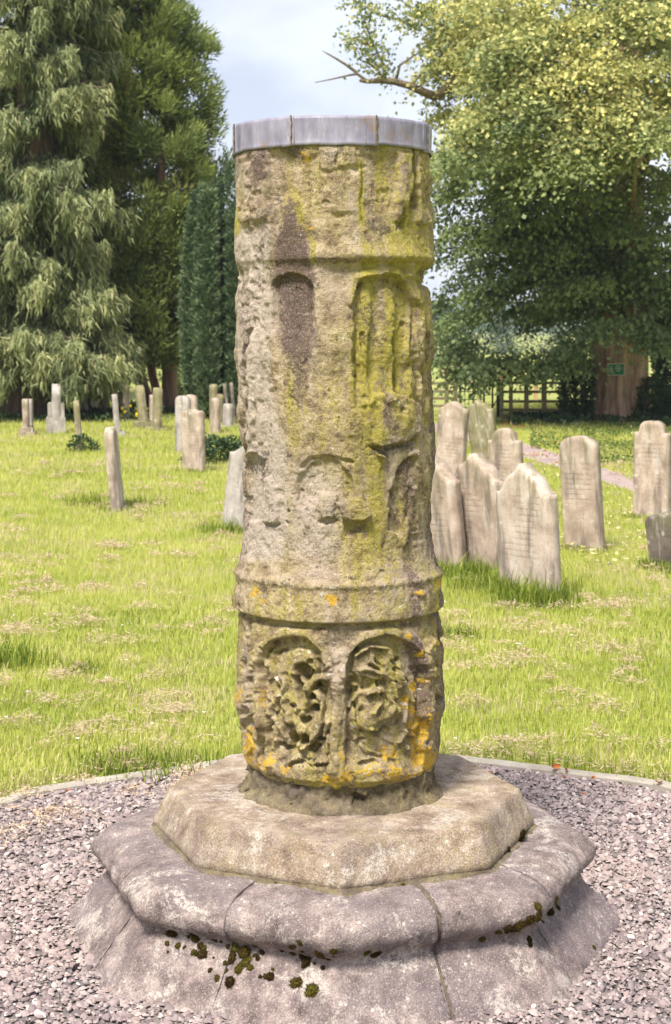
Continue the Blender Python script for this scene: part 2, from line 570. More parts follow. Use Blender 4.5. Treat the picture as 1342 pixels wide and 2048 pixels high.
def barkmat(name, c0, c1, sz=0.12):
    m = M(name)
    vz = m.coords('Object', scale=(1, 1, sz))
    v = m.coords('Object')
    n1 = m.noise(vz, 14.0, 6, 0.65); n2 = m.noise(v, 3.0, 4, 0.6)
    col = m.ramp(n1, [(0.35, c0), (0.65, c1)])
    col = m.mix(m.step(n2, 0.5, 0.7, 0, 0.5), col, (c0[0] * 0.8, c0[1] * 0.95, c0[2] * 0.8))
    m.principled(col, 0.95, m.bump(n1, 0.9, 0.04), spec=0.15)
    return m.m
MAT_BARK_LIME = barkmat('lime_bark', (0.25, 0.15, 0.10), (0.58, 0.40, 0.29))
MAT_BARK_RED = barkmat('red_bark', (0.28, 0.155, 0.125), (0.60, 0.39, 0.33))
MAT_BARK_DARK = barkmat('dark_bark', (0.055, 0.04, 0.032), (0.14, 0.095, 0.075))
MAT_BRANCH = barkmat('branch_bark', (0.10, 0.075, 0.05), (0.25, 0.20, 0.135), 0.5)

m = M('fence_wood')
vz = m.coords('Object', scale=(1, 1, 1))
n1 = m.noise(vz, 7.0, 5, 0.65)
col = m.ramp(n1, [(0.3, (0.17, 0.135, 0.07)), (0.7, (0.33, 0.285, 0.18))])
m.principled(col, 0.92, m.bump(n1, 0.4, 0.01), spec=0.15)
MAT_WOOD = m.m
m = M('new_timber')
n1 = m.noise(m.coords('Object', scale=(1, 1, 0.2)), 9.0, 5, 0.6)
m.principled(m.ramp(n1, [(0.3, (0.42, 0.24, 0.13)), (0.7, (0.60, 0.39, 0.24))]), 0.9, spec=0.15)
MAT_TIMBER = m.m
m = M('black_iron')
n1 = m.noise(m.coords('Object'), 30.0, 4, 0.6)
m.principled(m.ramp(n1, [(0.3, (0.02, 0.02, 0.022)), (0.7, (0.06, 0.058, 0.058))]), 0.6, metallic=0.3)
MAT_IRON = m.m
m = M('grey_board')
n1 = m.noise(m.coords('Object'), 18.0, 5, 0.6)
m.principled(m.ramp(n1, [(0.3, (0.20, 0.185, 0.175)), (0.7, (0.33, 0.31, 0.30))]), 0.85)
MAT_BOARD = m.m
m = M('sign_green')
n1 = m.noise(m.coords('Object'), 14.0, 4, 0.6)
m.principled(m.ramp(n1, [(0.3, (0.008, 0.13, 0.055)), (0.7, (0.014, 0.18, 0.08))]), 0.5)
MAT_SIGN_G = m.m
m = M('sign_white')
n1 = m.noise(m.coords('Object'), 22.0, 4, 0.6)
m.principled(m.ramp(n1, [(0.3, (0.42, 0.41, 0.34)), (0.7, (0.62, 0.60, 0.52))]), 0.6)
MAT_SIGN_W = m.m
m = M('moss')
v = m.coords('Object')
n1 = m.math('ADD', m.noise(v, 2.4, 4, 0.65), m.math('MULTIPLY', m.math('SUBTRACT', m.objrand(), 0.5), 0.22))
n2 = m.noise(v, 300.0, 2, 0.6)
col = m.ramp(n1, [(0.36, (0.05, 0.03, 0.014)), (0.48, (0.10, 0.06, 0.02)), (0.56, (0.12, 0.10, 0.02)), (0.66, (0.21, 0.19, 0.035))])
m.principled(col, 1.0, m.bump(n2, 1.0, 0.006), spec=0.05)
MAT_MOSS = m.m
m = M('dead_leaf_orange')
n1 = m.noise(m.coords('Object'), 40.0, 4, 0.6)
m.leafy(m.ramp(n1, [(0.3, (0.36, 0.11, 0.03)), (0.7, (0.55, 0.21, 0.07))]), 0.25, 0.7)
MAT_DEADLEAF = m.m
m = M('white_petal')
n1 = m.noise(m.coords('Object'), 40.0, 4, 0.6)
m.principled(m.ramp(n1, [(0.3, (0.70, 0.68, 0.66)), (0.7, (0.82, 0.81, 0.80))]), 0.8)
MAT_PETAL = m.m
m = M('yellow_petal')
n1 = m.noise(m.coords('Object'), 40.0, 4, 0.6)
m.principled(m.ramp(n1, [(0.3, (0.70, 0.46, 0.01)), (0.7, (0.82, 0.60, 0.03))]), 0.8)
MAT_YPETAL = m.m
m = M('far_hill')
v = m.coords('Object')
n1 = m.noise(v, 0.012, 7, 0.65)
m.principled(m.ramp(n1, [(0.35, (0.045, 0.075, 0.045)), (0.55, (0.09, 0.125, 0.06)), (0.62, (0.20, 0.24, 0.09))]), 1.0, spec=0.0)
MAT_HILL = m.m

# ------------------------------------------------------------------ large structure: ground, gravel, kerb, path, hills
BC = (0.025, 5.0)                       # centre of the monument
GC, GR = (0.10, 5.0), 1.87              # gravel circle

S = 4000.0
me = npmesh('lawn', np.array([(-S, -S, 0), (S, -S, 0), (S, S, 0), (-S, S, 0)]), np.array([(0, 1, 2, 3)]))
tag(obj('lawn', me, MAT_LAWN), kind='structure')

th = np.linspace(0, 2 * np.pi, 97)[:-1]
V = np.vstack([[(GC[0], GC[1], 0.004)], np.stack([GC[0] + 1.84 * np.cos(th), GC[1] + 1.84 * np.sin(th), np.full(96, 0.004)], 1)])
F = np.array([(0, i + 1, (i + 1) % 96 + 1) for i in range(96)])
tag(obj('gravel_bed', npmesh('gravel_bed', V, F), MAT_GRAVELBED), kind='structure')

# concrete edging in short straight lengths
kerb = tag(empty('kerb', (GC[0], GC[1], 0)), kind='structure')
NK = 13
ch = 2 * GR * math.sin(math.pi / NK) - 0.012


def box_np(x0, x1, y0, y1, z0, z1, nx=1, jit=0.0, seed=0, bev=0.0):
    """box subdivided along x with bevelled long edges"""
    b = bev
    prof = [(y0, z0), (y0, z1 - b), (y0 + b, z1), (y1 - b, z1), (y1, z1 - b), (y1, z0)] if b else [(y0, z0), (y0, z1), (y1, z1), (y1, z0)]
    k = len(prof)
    xs = np.linspace(x0, x1, nx + 1)
    V = np.array([(x, p[0], p[1]) for x in xs for p in prof], dtype=np.float32)
    if jit:
        V += np.stack([fbm(V * 9 + 5, 2, seed + i) for i in range(3)], 1) * jit
    F = []
    for i in range(nx):
        for j in range(k):
            a, c = i * k + j, i * k + (j + 1) % k
            F.append((a, c, c + k, a + k))
    me = bpy.data.meshes.new('box')
    F.append(tuple(range(k - 1, -1, -1)) if True else ())
    F.append(tuple(nx * k + j for j in range(k)))
    me.from_pydata([tuple(v) for v in V], [], [tuple(f) for f in F])
    me.update()
    return me


kme = box_np(-ch / 2, ch / 2, -0.03, 0.028, -0.08, 0.032, 8, 0.004, 3, 0.008)
for i in range(NK):
    a = 2 * math.pi * (i + 0.32) / NK
    rr = GR * math.cos(math.pi / NK)
    o = obj('kerb_stone', kme, MAT_KERB, kerb, (rr * math.cos(a), rr * math.sin(a), random.uniform(-0.008, 0.002)))
    o.rotation_euler = (0, random.uniform(-0.008, 0.008), a + math.pi / 2)

# churchyard path
up = [(700, 826), (870, 846), (940, 860), (1040, 884), (1200, 934), (1342, 979), (1560, 1060)]
lo = [(690, 838), (868, 864), (938, 881), (1050, 916), (1130, 940), (1270, 984), (1480, 1075)]
def resample(pts, n):
    pts = np.array(pts, float)
    t = np.concatenate([[0], np.cumsum(np.hypot(*np.diff(pts, axis=0).T))]); t /= t[-1]
    u = np.linspace(0, 1, n)
    return np.stack([np.interp(u, t, pts[:, 0]), np.interp(u, t, pts[:, 1])], 1)
A = np.array([gp(*p, z=0.006) for p in resample(up, 60)]); B = np.array([gp(*p, z=0.006) for p in resample(lo, 60)])
wob = vnoise(np.stack([np.arange(60) * 0.7, np.zeros(60), np.zeros(60)], 1), 3) * 0.08
A[:, 1] += wob; B[:, 1] += wob[::-1] * 0.7
tag(obj('path', npmesh('path', np.vstack([A, B]), np.array([(i, i + 60, i + 61, i + 1) for i in range(59)])), MAT_PATH), kind='structure')

# far hills
hx = np.linspace(-2600, 2600, 160)
def ridge(x, seed, base, amp):
    P = np.stack([x * 0.0022, np.full_like(x, seed * 3.1), np.zeros_like(x)], 1)
    return base + amp * fbm(P, 5, seed)
rows = []
for k, (yy, hh) in enumerate([(900, -2), (1100, 6), (1350, 16), (1700, 31), (2100, 40), (2600, -2)]):
    rows.append(np.stack([hx * (yy / 1500.0), np.full_like(hx, yy), np.maximum(ridge(hx, 4, hh, hh * 0.28), -3)], 1))
V = np.vstack(rows)
F = np.array([(r * 160 + i, r * 160 + i + 1, (r + 1) * 160 + i + 1, (r + 1) * 160 + i) for r in range(5) for i in range(159)])
tag(obj('hills', npmesh('hills', V, F, True), MAT_HILL), kind='structure')

# ------------------------------------------------------------------ the monument
mon = empty('carved_stone_pillar', (BC[0], BC[1], 0))
tag(mon, 'tall weathered round carved stone pillar with lead cap on an octagonal stepped base', 'pillar', kind='thing')


def rel(V):                                     # world -> monument space
    V = np.array(V, dtype=np.float32)
    V[:, 0] -= BC[0]; V[:, 1] -= BC[1]
    return V


# ---- shaft: profile read from the silhouette
prof = np.array([
    (270, 470, 862), (330, 470, 861), (400, 472, 862), (450, 470, 864), (495, 470, 867), (520, 471, 869), (545, 472, 860),
    (570, 474, 858), (600, 471, 861), (650, 470, 867), (700, 470, 870), (740, 472, 863), (800, 475, 866), (850, 478, 868),
    (900, 484, 869), (950, 484, 867), (1000, 486, 865), (1050, 484, 862), (1100, 484, 866), (1150, 480, 873), (1190, 473, 878),
    (1225, 472, 881), (1260, 475, 887), (1300, 474, 890), (1350, 474, 887), (1400, 468, 889), (1430, 476, 883), (1460, 482, 881),
    (1490, 484, 882), (1510, 488, 878), (1524, 500, 866), (1532, 520, 848)], float)
NTH_F, NTH_B, NZ = 390, 66, 690
tf = np.linspace(-1.78, 1.78, NTH_F)
tb = np.linspace(1.78, 2 * np.pi - 1.78, NTH_B + 2)[1:-1]
TH = np.concatenate([tf, tb]); NTH = len(TH)
ZZ = np.linspace(2.425, 0.482, NZ)
pys = HOR + (CAM_H - ZZ) * 640.0
Lp = np.interp(pys, prof[:, 0], prof[:, 1]); Rp = np.interp(pys, prof[:, 0], prof[:, 2])
R0 = (Rp - Lp) / 2 / 640.0
X0 = ((Rp + Lp) / 2 - CX) / 640.0
TT, zz = np.meshgrid(TH, ZZ)
RR = np.repeat(R0[:, None], NTH, 1); XX = np.repeat(X0[:, None], NTH, 1)
T, Z, RA, XA = TT.ravel().astype(np.float32), zz.ravel().astype(np.float32), RR.ravel().astype(np.float32), XX.ravel().astype(np.float32)
sn, cf = np.sin(T), np.abs(np.cos(T))
dep = 5.0 - RA * cf
PX = CX + (XA + RA * sn) * FPX / dep
PY = HOR + (CAM_H - Z) * FPX / dep
P3 = np.stack([RA * sn + XA, -RA * np.cos(T), Z], 1)
# warp so that carved edges wander like worn stone
wx = fbm(P3 * 14, 3, 21) * 8 + fbm(P3 * 45, 2, 22) * 4
wy = fbm(P3 * 14, 3, 23) * 7 + fbm(P3 * 45, 2, 24) * 3
QX, QY = PX + wx, PY + wy
Hm = np.zeros(len(T), dtype=np.float32)          # relief in millimetres
K1, K6 = 0.3428, 0.1514


def p1(X, Y): return (440 + X * K1, 220 + Y * K1)
def p2(X, Y): return (440 + X * K1, 660 + Y * K1)
def p3(X, Y): return (440 + X * K1, 1120 + Y * K1)
def p6(X, Y): return (500 + X * K6, 1250 + Y * K6)


def win(x0, x1, y0, y1):
    return np.nonzero((QX > x0) & (QX < x1) & (QY > y0) & (QY < y1))[0]


def add(sdf_idx, sdf, amt, soft, setlevel=None):
    w = 1 - sstep(-soft, soft, sdf)
    if setlevel is None:
        Hm[sdf_idx] += amt * w
    else:
        Hm[sdf_idx] = Hm[sdf_idx] * (1 - w) + setlevel * w


def ell(c, rx, ry, amt, soft=0.35, rot=0.0, space=None):
    """c in photo px; radii in photo px"""
    rm = max(rx, ry) * 1.7 + 4
    i = win(c[0] - rm, c[0] + rm, c[1] - rm, c[1] + rm)
    dx, dy = QX[i] - c[0], QY[i] - c[1]
    cr, sr = math.cos(rot), math.sin(rot)
    u, v_ = (dx * cr + dy * sr) / rx, (-dx * sr + dy * cr) / ry
    q = np.sqrt(u * u + v_ * v_)
    Hm[i] += amt * (1 - sstep(1 - soft, 1 + soft, q))


def stroke(pts, r, amt, soft=4.0, level=None):
    xs = [p[0] for p in pts]; ys = [p[1] for p in pts]
    m_ = r + soft * 2 + 3
    i = win(min(xs) - m_, max(xs) + m_, min(ys) - m_, max(ys) + m_)
    d = seg_dist(QX[i], QY[i], pts)
    if level is None:
        Hm[i] += amt * (1 - sstep(max(r - soft, 0), r + soft, d))
    else:
        w = 1 - sstep(max(r - soft, 0), r + soft, d)
        Hm[i] = Hm[i] * (1 - w) + (level + amt * np.sqrt(np.clip(1 - (d / (r + soft)) ** 2, 0, 1))) * w


def poly(pts, amt, soft=4.0, level=None, fade=0):
    xs = [p[0] for p in pts]; ys = [p[1] for p in pts]
    m_ = soft * 2 + 3
    i = win(min(xs) - m_, max(xs) + m_, min(ys) - m_, max(ys) + m_)
    s = poly_sdf(QX[i], QY[i], pts)
    if fade: amt = amt * sstep(max(ys), max(ys) - fade, QY[i])
    add(i, s, amt, soft, level)


def arch_pts(x0, x1, ytop, ybot, n=12):
    cx, r = (x0 + x1) / 2, (x1 - x0) / 2
    pts = [(x0, ybot)] + [(cx - r * math.cos(math.pi * k / n), ytop + r - r * math.sin(math.pi * k / n)) for k in range(n + 1)] + [(x1, ybot)]
    return pts


# broad unevenness of the worn drum
Hm += 4.0 * fbm(P3 * 7.0, 4, 31) + 3.0 * fbm(P3 * np.array([24, 24, 8], np.float32), 3, 35)

# -- top register: colonettes hanging from the cap
stroke([p1(145, 215), p1(148, 620)], 12, 7, 4)
stroke([p1(238, 215), p1(240, 430), p1(235, 600)], 15, 10, 4)
stroke([p1(178, 215), p1(182, 600)], 3.5, -9, 2.5)
poly([p1(590, 190), p1(785, 190), p1(790, 330), p1(700, 340), p1(640, 365), p1(600, 345)], 7, 4)
stroke([p1(685, 230), p1(680, 330)], 3, -5, 2.5)
poly([p1(610, 370), p1(800, 370), p1(800, 590), p1(730, 615), p1(630, 560)], 4, 11)
ell(p1(695, 606), 22, 7, -4, 0.6)
ell(p1(625, 540), 7, 6, -4); ell(p1(235, 490), 6, 5, -4); ell(p1(130, 592), 5, 5, -4); ell(p1(215, 592), 5, 6, -4)
stroke([p1(815, 330), p1(825, 640)], 3, -4, 3)
stroke([p1(1072, 215), p1(1070, 480), p1(1060, 620)], 13, 9, 4)
stroke([p1(1130, 215), p1(1135, 560)], 5, -14, 3)
ell(p1(1080, 625), 6, 18, -15, 0.4)
ell(p1(1050, 660), 5, 14, -8)
stroke([p1(1182, 215), p1(1185, 560), p1(1190, 640)], 12, 8, 4)
stroke([p1(1222, 230), p1(1222, 560)], 3, -9, 2.5)
poly([p1(300, 260), p1(580, 260), p1(600, 500), p1(480, 560), p1(400, 480), p1(330, 560), p1(290, 500)], -5, 8)
poly([p1(820, 260), p1(1040, 260), p1(1030, 560), p1(900, 640), p1(840, 600)], -5, 8)
# -- ring between top and upper arcades, better kept on the right
ring_front = sstep(-0.75, 0.35, sn) * (1 - 0.9 * sstep(0.70, 0.97, np.abs(sn)))
zr = 2.048
Hm += (1.5 + 5 * ring_front) * (1 - sstep(0.0, 0.085, Z - zr)) * sstep(-0.006, 0.006, Z - zr)
Hm -= (0.8 + 3.5 * ring_front) * np.exp(-((Z - (zr - 0.018)) / 0.016) ** 2)
Hm += 4 * ring_front * np.exp(-((Z - (zr + 0.02)) / 0.018) ** 2)
ell(p1(690, 965), 28, 22, -6, 0.6)
# -- upper arcade
poly(arch_pts(*[p1(285, 0)[0], p1(553, 0)[0], p1(0, 948)[1]], p2(0, 200)[1]), -12, 3.5, fade=95)
poly(arch_pts(p1(790, 0)[0], p1(1115, 0)[0], p1(0, 952)[1], p2(0, 460)[1]), -12, 4, fade=80)
ap = arch_pts(p1(765, 0)[0], p1(1140, 0)[0], p1(0, 925)[1], p1(0, 1250)[1])[1:-1]
stroke(ap, 8, 6, 3)
stroke([p1(870, 985), p1(860, 1200), p2(845, 200), p2(850, 420)], 10, 7, 5)
stroke([p1(985, 1080), p1(995, 1250), p2(985, 200), p2(970, 380)], 17, 8, 6)
stroke([p1(1130, 1120), p1(1135, 1342), p2(1150, 250), p2(1150, 420)], 3.5, -8, 2.5)
stroke([p2(1030, 20), p2(1050, 250), p2(1058, 480)], 3, -7, 2.5)
stroke([p2(845, 20), p2(850, 100)], 4, -7, 3)
ell(p1(1112, 935), 12, 17, 8); ell(p1(1095, 1262), 6, 5, -6)
ell(p1(1190, 1000), 12, 26, -8); ell(p1(1225, 970), 8, 18, -10)
stroke([p1(170, 700), p1(150, 1000), p1(160, 1342)], 5, -6, 4)
stroke([p1(230, 800), p1(215, 1100), p1(250, 1342), p2(200, 300)], 4, -5, 4)
ell(p1(175, 1240), 7, 12, -8); ell(p1(105, 960), 6, 20, -9); ell(p1(130, 1120), 7, 26, -7)
stroke([p2(140, 0), p2(145, 300), p2(135, 560), p2(125, 800)], 4, -8, 3)
stroke([p2(200, 0), p2(205, 400)], 6, 4, 4); stroke([p2(300, 20), p2(310, 330)], 7, 4, 5)
for (xa, am, w_) in [(487, -4, 5), (497, 3, 5), (507, -4, 5), (519, 3, 6), (531, -3, 5), (842, 3, 4), (850, -4, 4)]:
    stroke([(xa, 540), (xa + 3, 680), (xa - 1, 800), (xa + 3, 880)], w_, am, 3)
# -- ledge over the middle arcade, on the right
poly([p2(870, 380), p2(1000, 360), p2(1140, 420), p2(1160, 585), p2(1085, 640), p2(960, 672), p2(880, 655), p2(850, 560)], 8, 2.5)
poly([p2(880, 668), p2(960, 682), p2(1085, 652), p2(1160, 605), p2(1150, 650), p2(1000, 700), p2(985, 760)], -11, 3)
poly([p2(915, 690), p2(945, 690), p2(980, 750), p2(930, 755)], 10, 3)
# -- middle arcade
poly([p2(150, 1120), p2(145, 780), p2(165, 730), p2(210, 720), p2(262, 745), p2(268, 1000), p2(262, 1120)], -9, 3)
stroke([p2(140, 760), p2(165, 715), p2(215, 706), p2(270, 740)], 3, 5, 2.5)
poly([p2(240, 900), p2(300, 850), p2(340, 980), p2(335, 1100), p2(300, 1135), p2(240, 1120)], 8, 4)
ell(p2(295, 1138), 14, 4, -6)
poly(arch_pts(p2(440, 0)[0], p2(785, 0)[0], p2(0, 757)[1], p2(0, 1080)[1]), -10, 4, fade=60)
stroke([p2(470, 800), p2(540, 755), p2(620, 745), p2(700, 762), p2(775, 770)], 3.5, -7, 3)
poly([p2(590, 950), p2(690, 960), p2(670, 1060), p2(660, 1105), p2(590, 1110), p2(560, 1060)], 7, 4)
ell(p2(620, 1120), 22, 6, -8)
poly([p2(690, 1000), p2(780, 960), p2(860, 1010), p2(870, 1080), p2(840, 1110), p2(760, 1118), p2(720, 1090)], 13, 3.5)
poly([p2(730, 1125), p2(850, 1118), p2(860, 1180), p2(740, 1200)], -8, 5)
poly([p2(1120, 735), p2(1060, 815), p2(1018, 890), p2(992, 1050), p2(985, 1160), p2(1060, 1200), p2(1110, 1100), p2(1120, 900), p2(1150, 740)], -11, 3)
stroke([p2(1105, 800), p2(1095, 1000), p2(1070, 1240)], 7, 6, 4)
ell(p2(1130, 720), 10, 8, 6); ell(p2(970, 800), 10, 10, -5)
ell(p2(400, 1058), 4, 4, -7); ell(p2(400, 1125), 3, 3, -6)
# -- plain band above the lower arcade
zb = 0.985
Hm += 9 * sstep(-0.005, 0.005, Z - zb) * (1 - sstep(0.09, 0.20, Z - zb))
Hm += 5 * np.exp(-((Z - 1.095) / 0.012) ** 2)
Hm -= 9 * np.exp(-((Z - (zb - 0.012)) / 0.010) ** 2)
# -- lower arcade
poly(arch_pts(p3(232, 0)[0], p3(612, 0)[0], p3(0, 438)[1], p3(0, 1230)[1]), -14, 3, fade=40)
poly(arch_pts(p3(735, 0)[0], p3(1195, 0)[0], p3(0, 440)[1], p3(0, 1250)[1]), -15, 3, fade=40)
stroke(arch_pts(p3(212, 0)[0], p3(640, 0)[0], p3(0, 412)[1], p3(0, 620)[1])[1:-1], 7, 6, 3)
stroke(arch_pts(p3(718, 0)[0], p3(1215, 0)[0], p3(0, 415)[1], p3(0, 660)[1])[1:-1], 8, 6, 3)
ell(p3(690, 470), 20, 18, -6, 0.6); ell(p3(770, 440), 14, 10, -6, 0.6)
# left arch: knotted beast and vine
stroke([p6(260, 380), p6(215, 500), p6(200, 720)], 5, 5, 3)
ell(p6(345, 380), 12, 4, -8, 0.4, -0.35)
poly([p6(450, 380), p6(600, 320), p6(850, 370), p6(950, 480), p6(900, 620), p6(830, 600), p6(690, 500), p6(570, 545), p6(545, 640), p6(590, 710),
      p6(520, 690), p6(550, 800), p6(610, 1000), p6(650, 1120), p6(560, 1200), p6(600, 1340), p6(540, 1370), p6(370, 1190), p6(340, 1050), p6(300, 900), p6(350, 680), p6(400, 500)], 9, 3.5)
poly([p6(560, 570), p6(690, 510), p6(830, 595), p6(770, 690), p6(700, 790), p6(640, 730), p6(580, 690)], -26, 2.5)
poly([p6(525, 705), p6(600, 725), p6(675, 830), p6(685, 950), p6(660, 1080), p6(605, 1000), p6(560, 800)], -17, 3)
poly([p6(820, 775), p6(950, 715), p6(1000, 765), p6(1060, 870), p6(1085, 960), p6(1060, 1150), p6(1020, 1250), p6(970, 1150), p6(960, 1000), p6(880, 860), p6(760, 895)], -15, 2.5)
stroke([p6(725, 840), p6(800, 755), p6(900, 695), p6(1010, 680)], 6, 8, 2.5)
stroke([p6(710, 850), p6(708, 1000), p6(650, 1180)], 6.5, 11, 2.5)
stroke([p6(750, 890), p6(880, 850)], 3, 7, 2)
ell(p6(795, 960), 8, 7, -19, 0.35, 0.6); ell(p6(835, 1150), 13, 8, -18, 0.35, 0.3)
ell(p6(690, 1275), 12, 6, -15); ell(p6(550, 1090), 8, 4, -8)
stroke([p6(900, 960), p6(945, 1100), p6(930, 1300), p6(880, 1420), p6(770, 1530), p6(650, 1640)], 4.5, 11, 2.5)
stroke([p6(600, 1300), p6(720, 1400), p6(810, 1480)], 4.5, 8, 2.5)
ell(p6(525, 1515), 10, 12, -20); ell(p6(675, 1500), 10, 10, -20)
stroke([p6(585, 1420), p6(600, 1620), p6(600, 1770)], 3.5, 9, 2); stroke([p6(470, 1400), p6(590, 1370), p6(680, 1420)], 4, 7, 2.5)
poly([p6(660, 1650), p6(800, 1560), p6(890, 1620), p6(800, 1700)], -13, 2.5); ell(p6(915, 1520), 10, 4, -14)
ell(p6(205, 1420), 8, 12, -17); ell(p6(285, 1200), 12, 6, -12); ell(p6(130, 1545), 4, 5, -9)
ell(p6(340, 1600), 8, 4, -9); ell(p6(410, 1670), 6, 5, -10); ell(p6(480, 1580), 5, 4, -10)
poly([p6(300, 1200), p6(370, 1200), p6(520, 1350), p6(450, 1400), p6(330, 1350)], -9, 3.5)
stroke([p6(120, 1230), p6(165, 1600), p6(260, 1860)], 4.5, 9, 3); stroke([p6(255, 1380), p6(290, 1590)], 4, 7, 2.5)
stroke([p6(390, 1620), p6(480, 1560)], 3, 5, 2)
r_ = random.Random(77)
for (x0, x1, y0, y1, cnt, dp) in [(520, 660, 1300, 1530, 34, -9), (690, 850, 1300, 1530, 34, -8), (488, 515, 1260, 1520, 14, -6), (850, 876, 1240, 1500, 14, -6), (484, 505, 560, 1180, 12, -5), (830, 856, 560, 1180, 14, -5), (500, 830, 640, 900, 12, -3), (500, 830, 960, 1170, 12, -3)]:
    for _ in range(cnt):
        c_ = (r_.uniform(x0, x1), r_.uniform(y0, y1))
        if r_.random() < 0.5:
            ell(c_, r_.uniform(4, 11), r_.uniform(3, 9), dp * r_.uniform(0.4, 1.2), 0.5, r_.uniform(-1, 1))
        else:
            a_ = r_.uniform(0.6, 2.5); l_ = r_.uniform(8, 24)
            stroke([c_, (c_[0] + l_ * math.cos(a_), c_[1] + l_ * math.sin(a_))], r_.uniform(2.5, 5), -dp * 0.8 * r_.uniform(0.4, 1.1), 3)
for pts in [[p3(800, 570), p3(880, 505), p3(980, 520), p3(1050, 600), p3(1065, 700)], [p3(830, 650), p3(930, 662), p3(1010, 700), p3(1045, 800)], [p3(860, 780), p3(950, 762), p3(1020, 830), p3(1000, 900)],
            [p3(770, 820), p3(800, 930), p3(880, 1000), p3(960, 985)], [p3(980, 1020), p3(1060, 1080), p3(1120, 1000)], [p3(800, 1050), p3(860, 1120), p3(950, 1150)], [p3(1095, 700), p3(1115, 850), p3(1100, 1000)], [p3(900, 900), p3(940, 830), p3(910, 720)],
            [p6(300, 950), p6(260, 1150), p6(330, 1350), p6(420, 1480)], [p6(420, 1000), p6(500, 1150), p6(470, 1300)], [p6(800, 420), p6(930, 560), p6(960, 700)], [p6(1000, 1300), p6(950, 1500), p6(1000, 1700)], [p6(700, 1750), p6(800, 1850), p6(950, 1800)],
            [p6(350, 1750), p6(450, 1850), p6(560, 1800)], [p6(180, 900), p6(230, 1050), p6(180, 1200)], [p6(400, 620), p6(460, 760), p6(440, 900)]]:
    stroke(pts, 3.6, 8, 2.2)
    stroke([(x + 7, y + 5) for x, y in pts], 3.0, -6, 2.2)
# centre colonette with capital and flared foot
stroke([p6(1130, 760), p6(1145, 1000), p6(1130, 1300), p6(1120, 1600), p6(1100, 1900)], 9, 5, 3, 0.0)
poly([p3(620, 650), p3(720, 610), p3(790, 700), p3(745, 745), p3(690, 770), p3(640, 740)], 6, 4)
poly([p3(620, 1280), p3(650, 1130), p3(705, 1130), p3(730, 1290)], 5, 5)
# right arch: beast
poly([p3(790, 560), p3(900, 490), p3(1020, 530), p3(1085, 650), p3(1062, 800), p3(1075, 905), p3(935, 955), p3(890, 1010), p3(795, 990), p3(745, 860),
      p3(790, 780), p3(850, 760), p3(790, 660)], 9, 3.5)
ell(p3(915, 640), 12, 5, -10, 0.4, 0.3); ell(p3(1050, 590), 11, 6, -13); ell(p3(1040, 642), 8, 4, -9)
poly([p3(830, 690), p3(940, 715), p3(890, 745), p3(840, 770)], -13, 3)
ell(p3(765, 770), 14, 8, -14); stroke([p3(760, 790), p3(790, 900), p3(850, 1010)], 4, -7, 3)
poly([p3(930, 965), p3(1075, 915), p3(1080, 960), p3(960, 1010)], -9, 3)
ell(p3(870, 930), 12, 22, 5, 0.7); ell(p3(880, 1192), 20, 6, -10); ell(p3(850, 900), 8, 14, -5)
ell(p3(1070, 700), 10, 20, 5)
stroke([p3(1215, 480), p3(1225, 800), p3(1220, 1100)], 8, 6, 3)
stroke([p3(195, 380), p3(205, 700), p3(215, 1050)], 6, 5, 3)
stroke([p3(172, 360), p3(165, 800), p3(180, 1050)], 4, -9, 3)
for (a, b, rx, ry, am) in [(150, 720, 7, 7, -10), (128, 880, 7, 10, -9), (140, 960, 6, 10, -9), (120, 620, 5, 14, -8), (1265, 712, 6, 8, -15), (1290, 815, 5, 10, -12),
                           (1297, 470, 5, 12, -13), (1255, 930, 6, 8, -12), (1275, 620, 5, 9, -10), (1250, 560, 5, 14, -8), (1150, 190, 8, 6, 5)]:
    ell(p3(a, b), rx, ry, am, 0.45)
# limbs of the drum: carved lumps continue round the back
limb = sstep(0.72, 0.95, np.abs(sn))
Hm += limb * 3.5 * fbm(P3 * np.array([22, 22, 12], np.float32), 3, 51)
# base of the drum breaks away unevenly
Hm += sstep(0.57, 0.50, Z) * 5.0 * fbm(P3 * 20, 3, 61)
ell(p3(310, 1330), 8, 6, -14); ell(p3(625, 1345), 14, 5, -14)
Hm *= 1.75
# worn stone texture
Hm += 3.4 * fbm(P3 * 34, 3, 71) + 2.0 * fbm(P3 * 95, 3, 75, 0.6)
pit = fbm(P3 * 62, 3, 81)
Hm -= 2.6 * sstep(0.30, 0.60, pit)
pit2 = fbm(P3 * 25, 2, 85)
Hm -= 5.0 * sstep(0.45, 0.75, pit2)
Hm -= 3.0

Hm = np.where(Z > 2.37, np.minimum(Hm, -2.0 + 6 * sstep(2.40, 2.37, Z)), Hm)
RF = RA + Hm * 0.001
SX, SY = XA + RF * sn, 5.0 - RF * np.cos(T)
SV = np.stack([SX, SY, Z], 1)

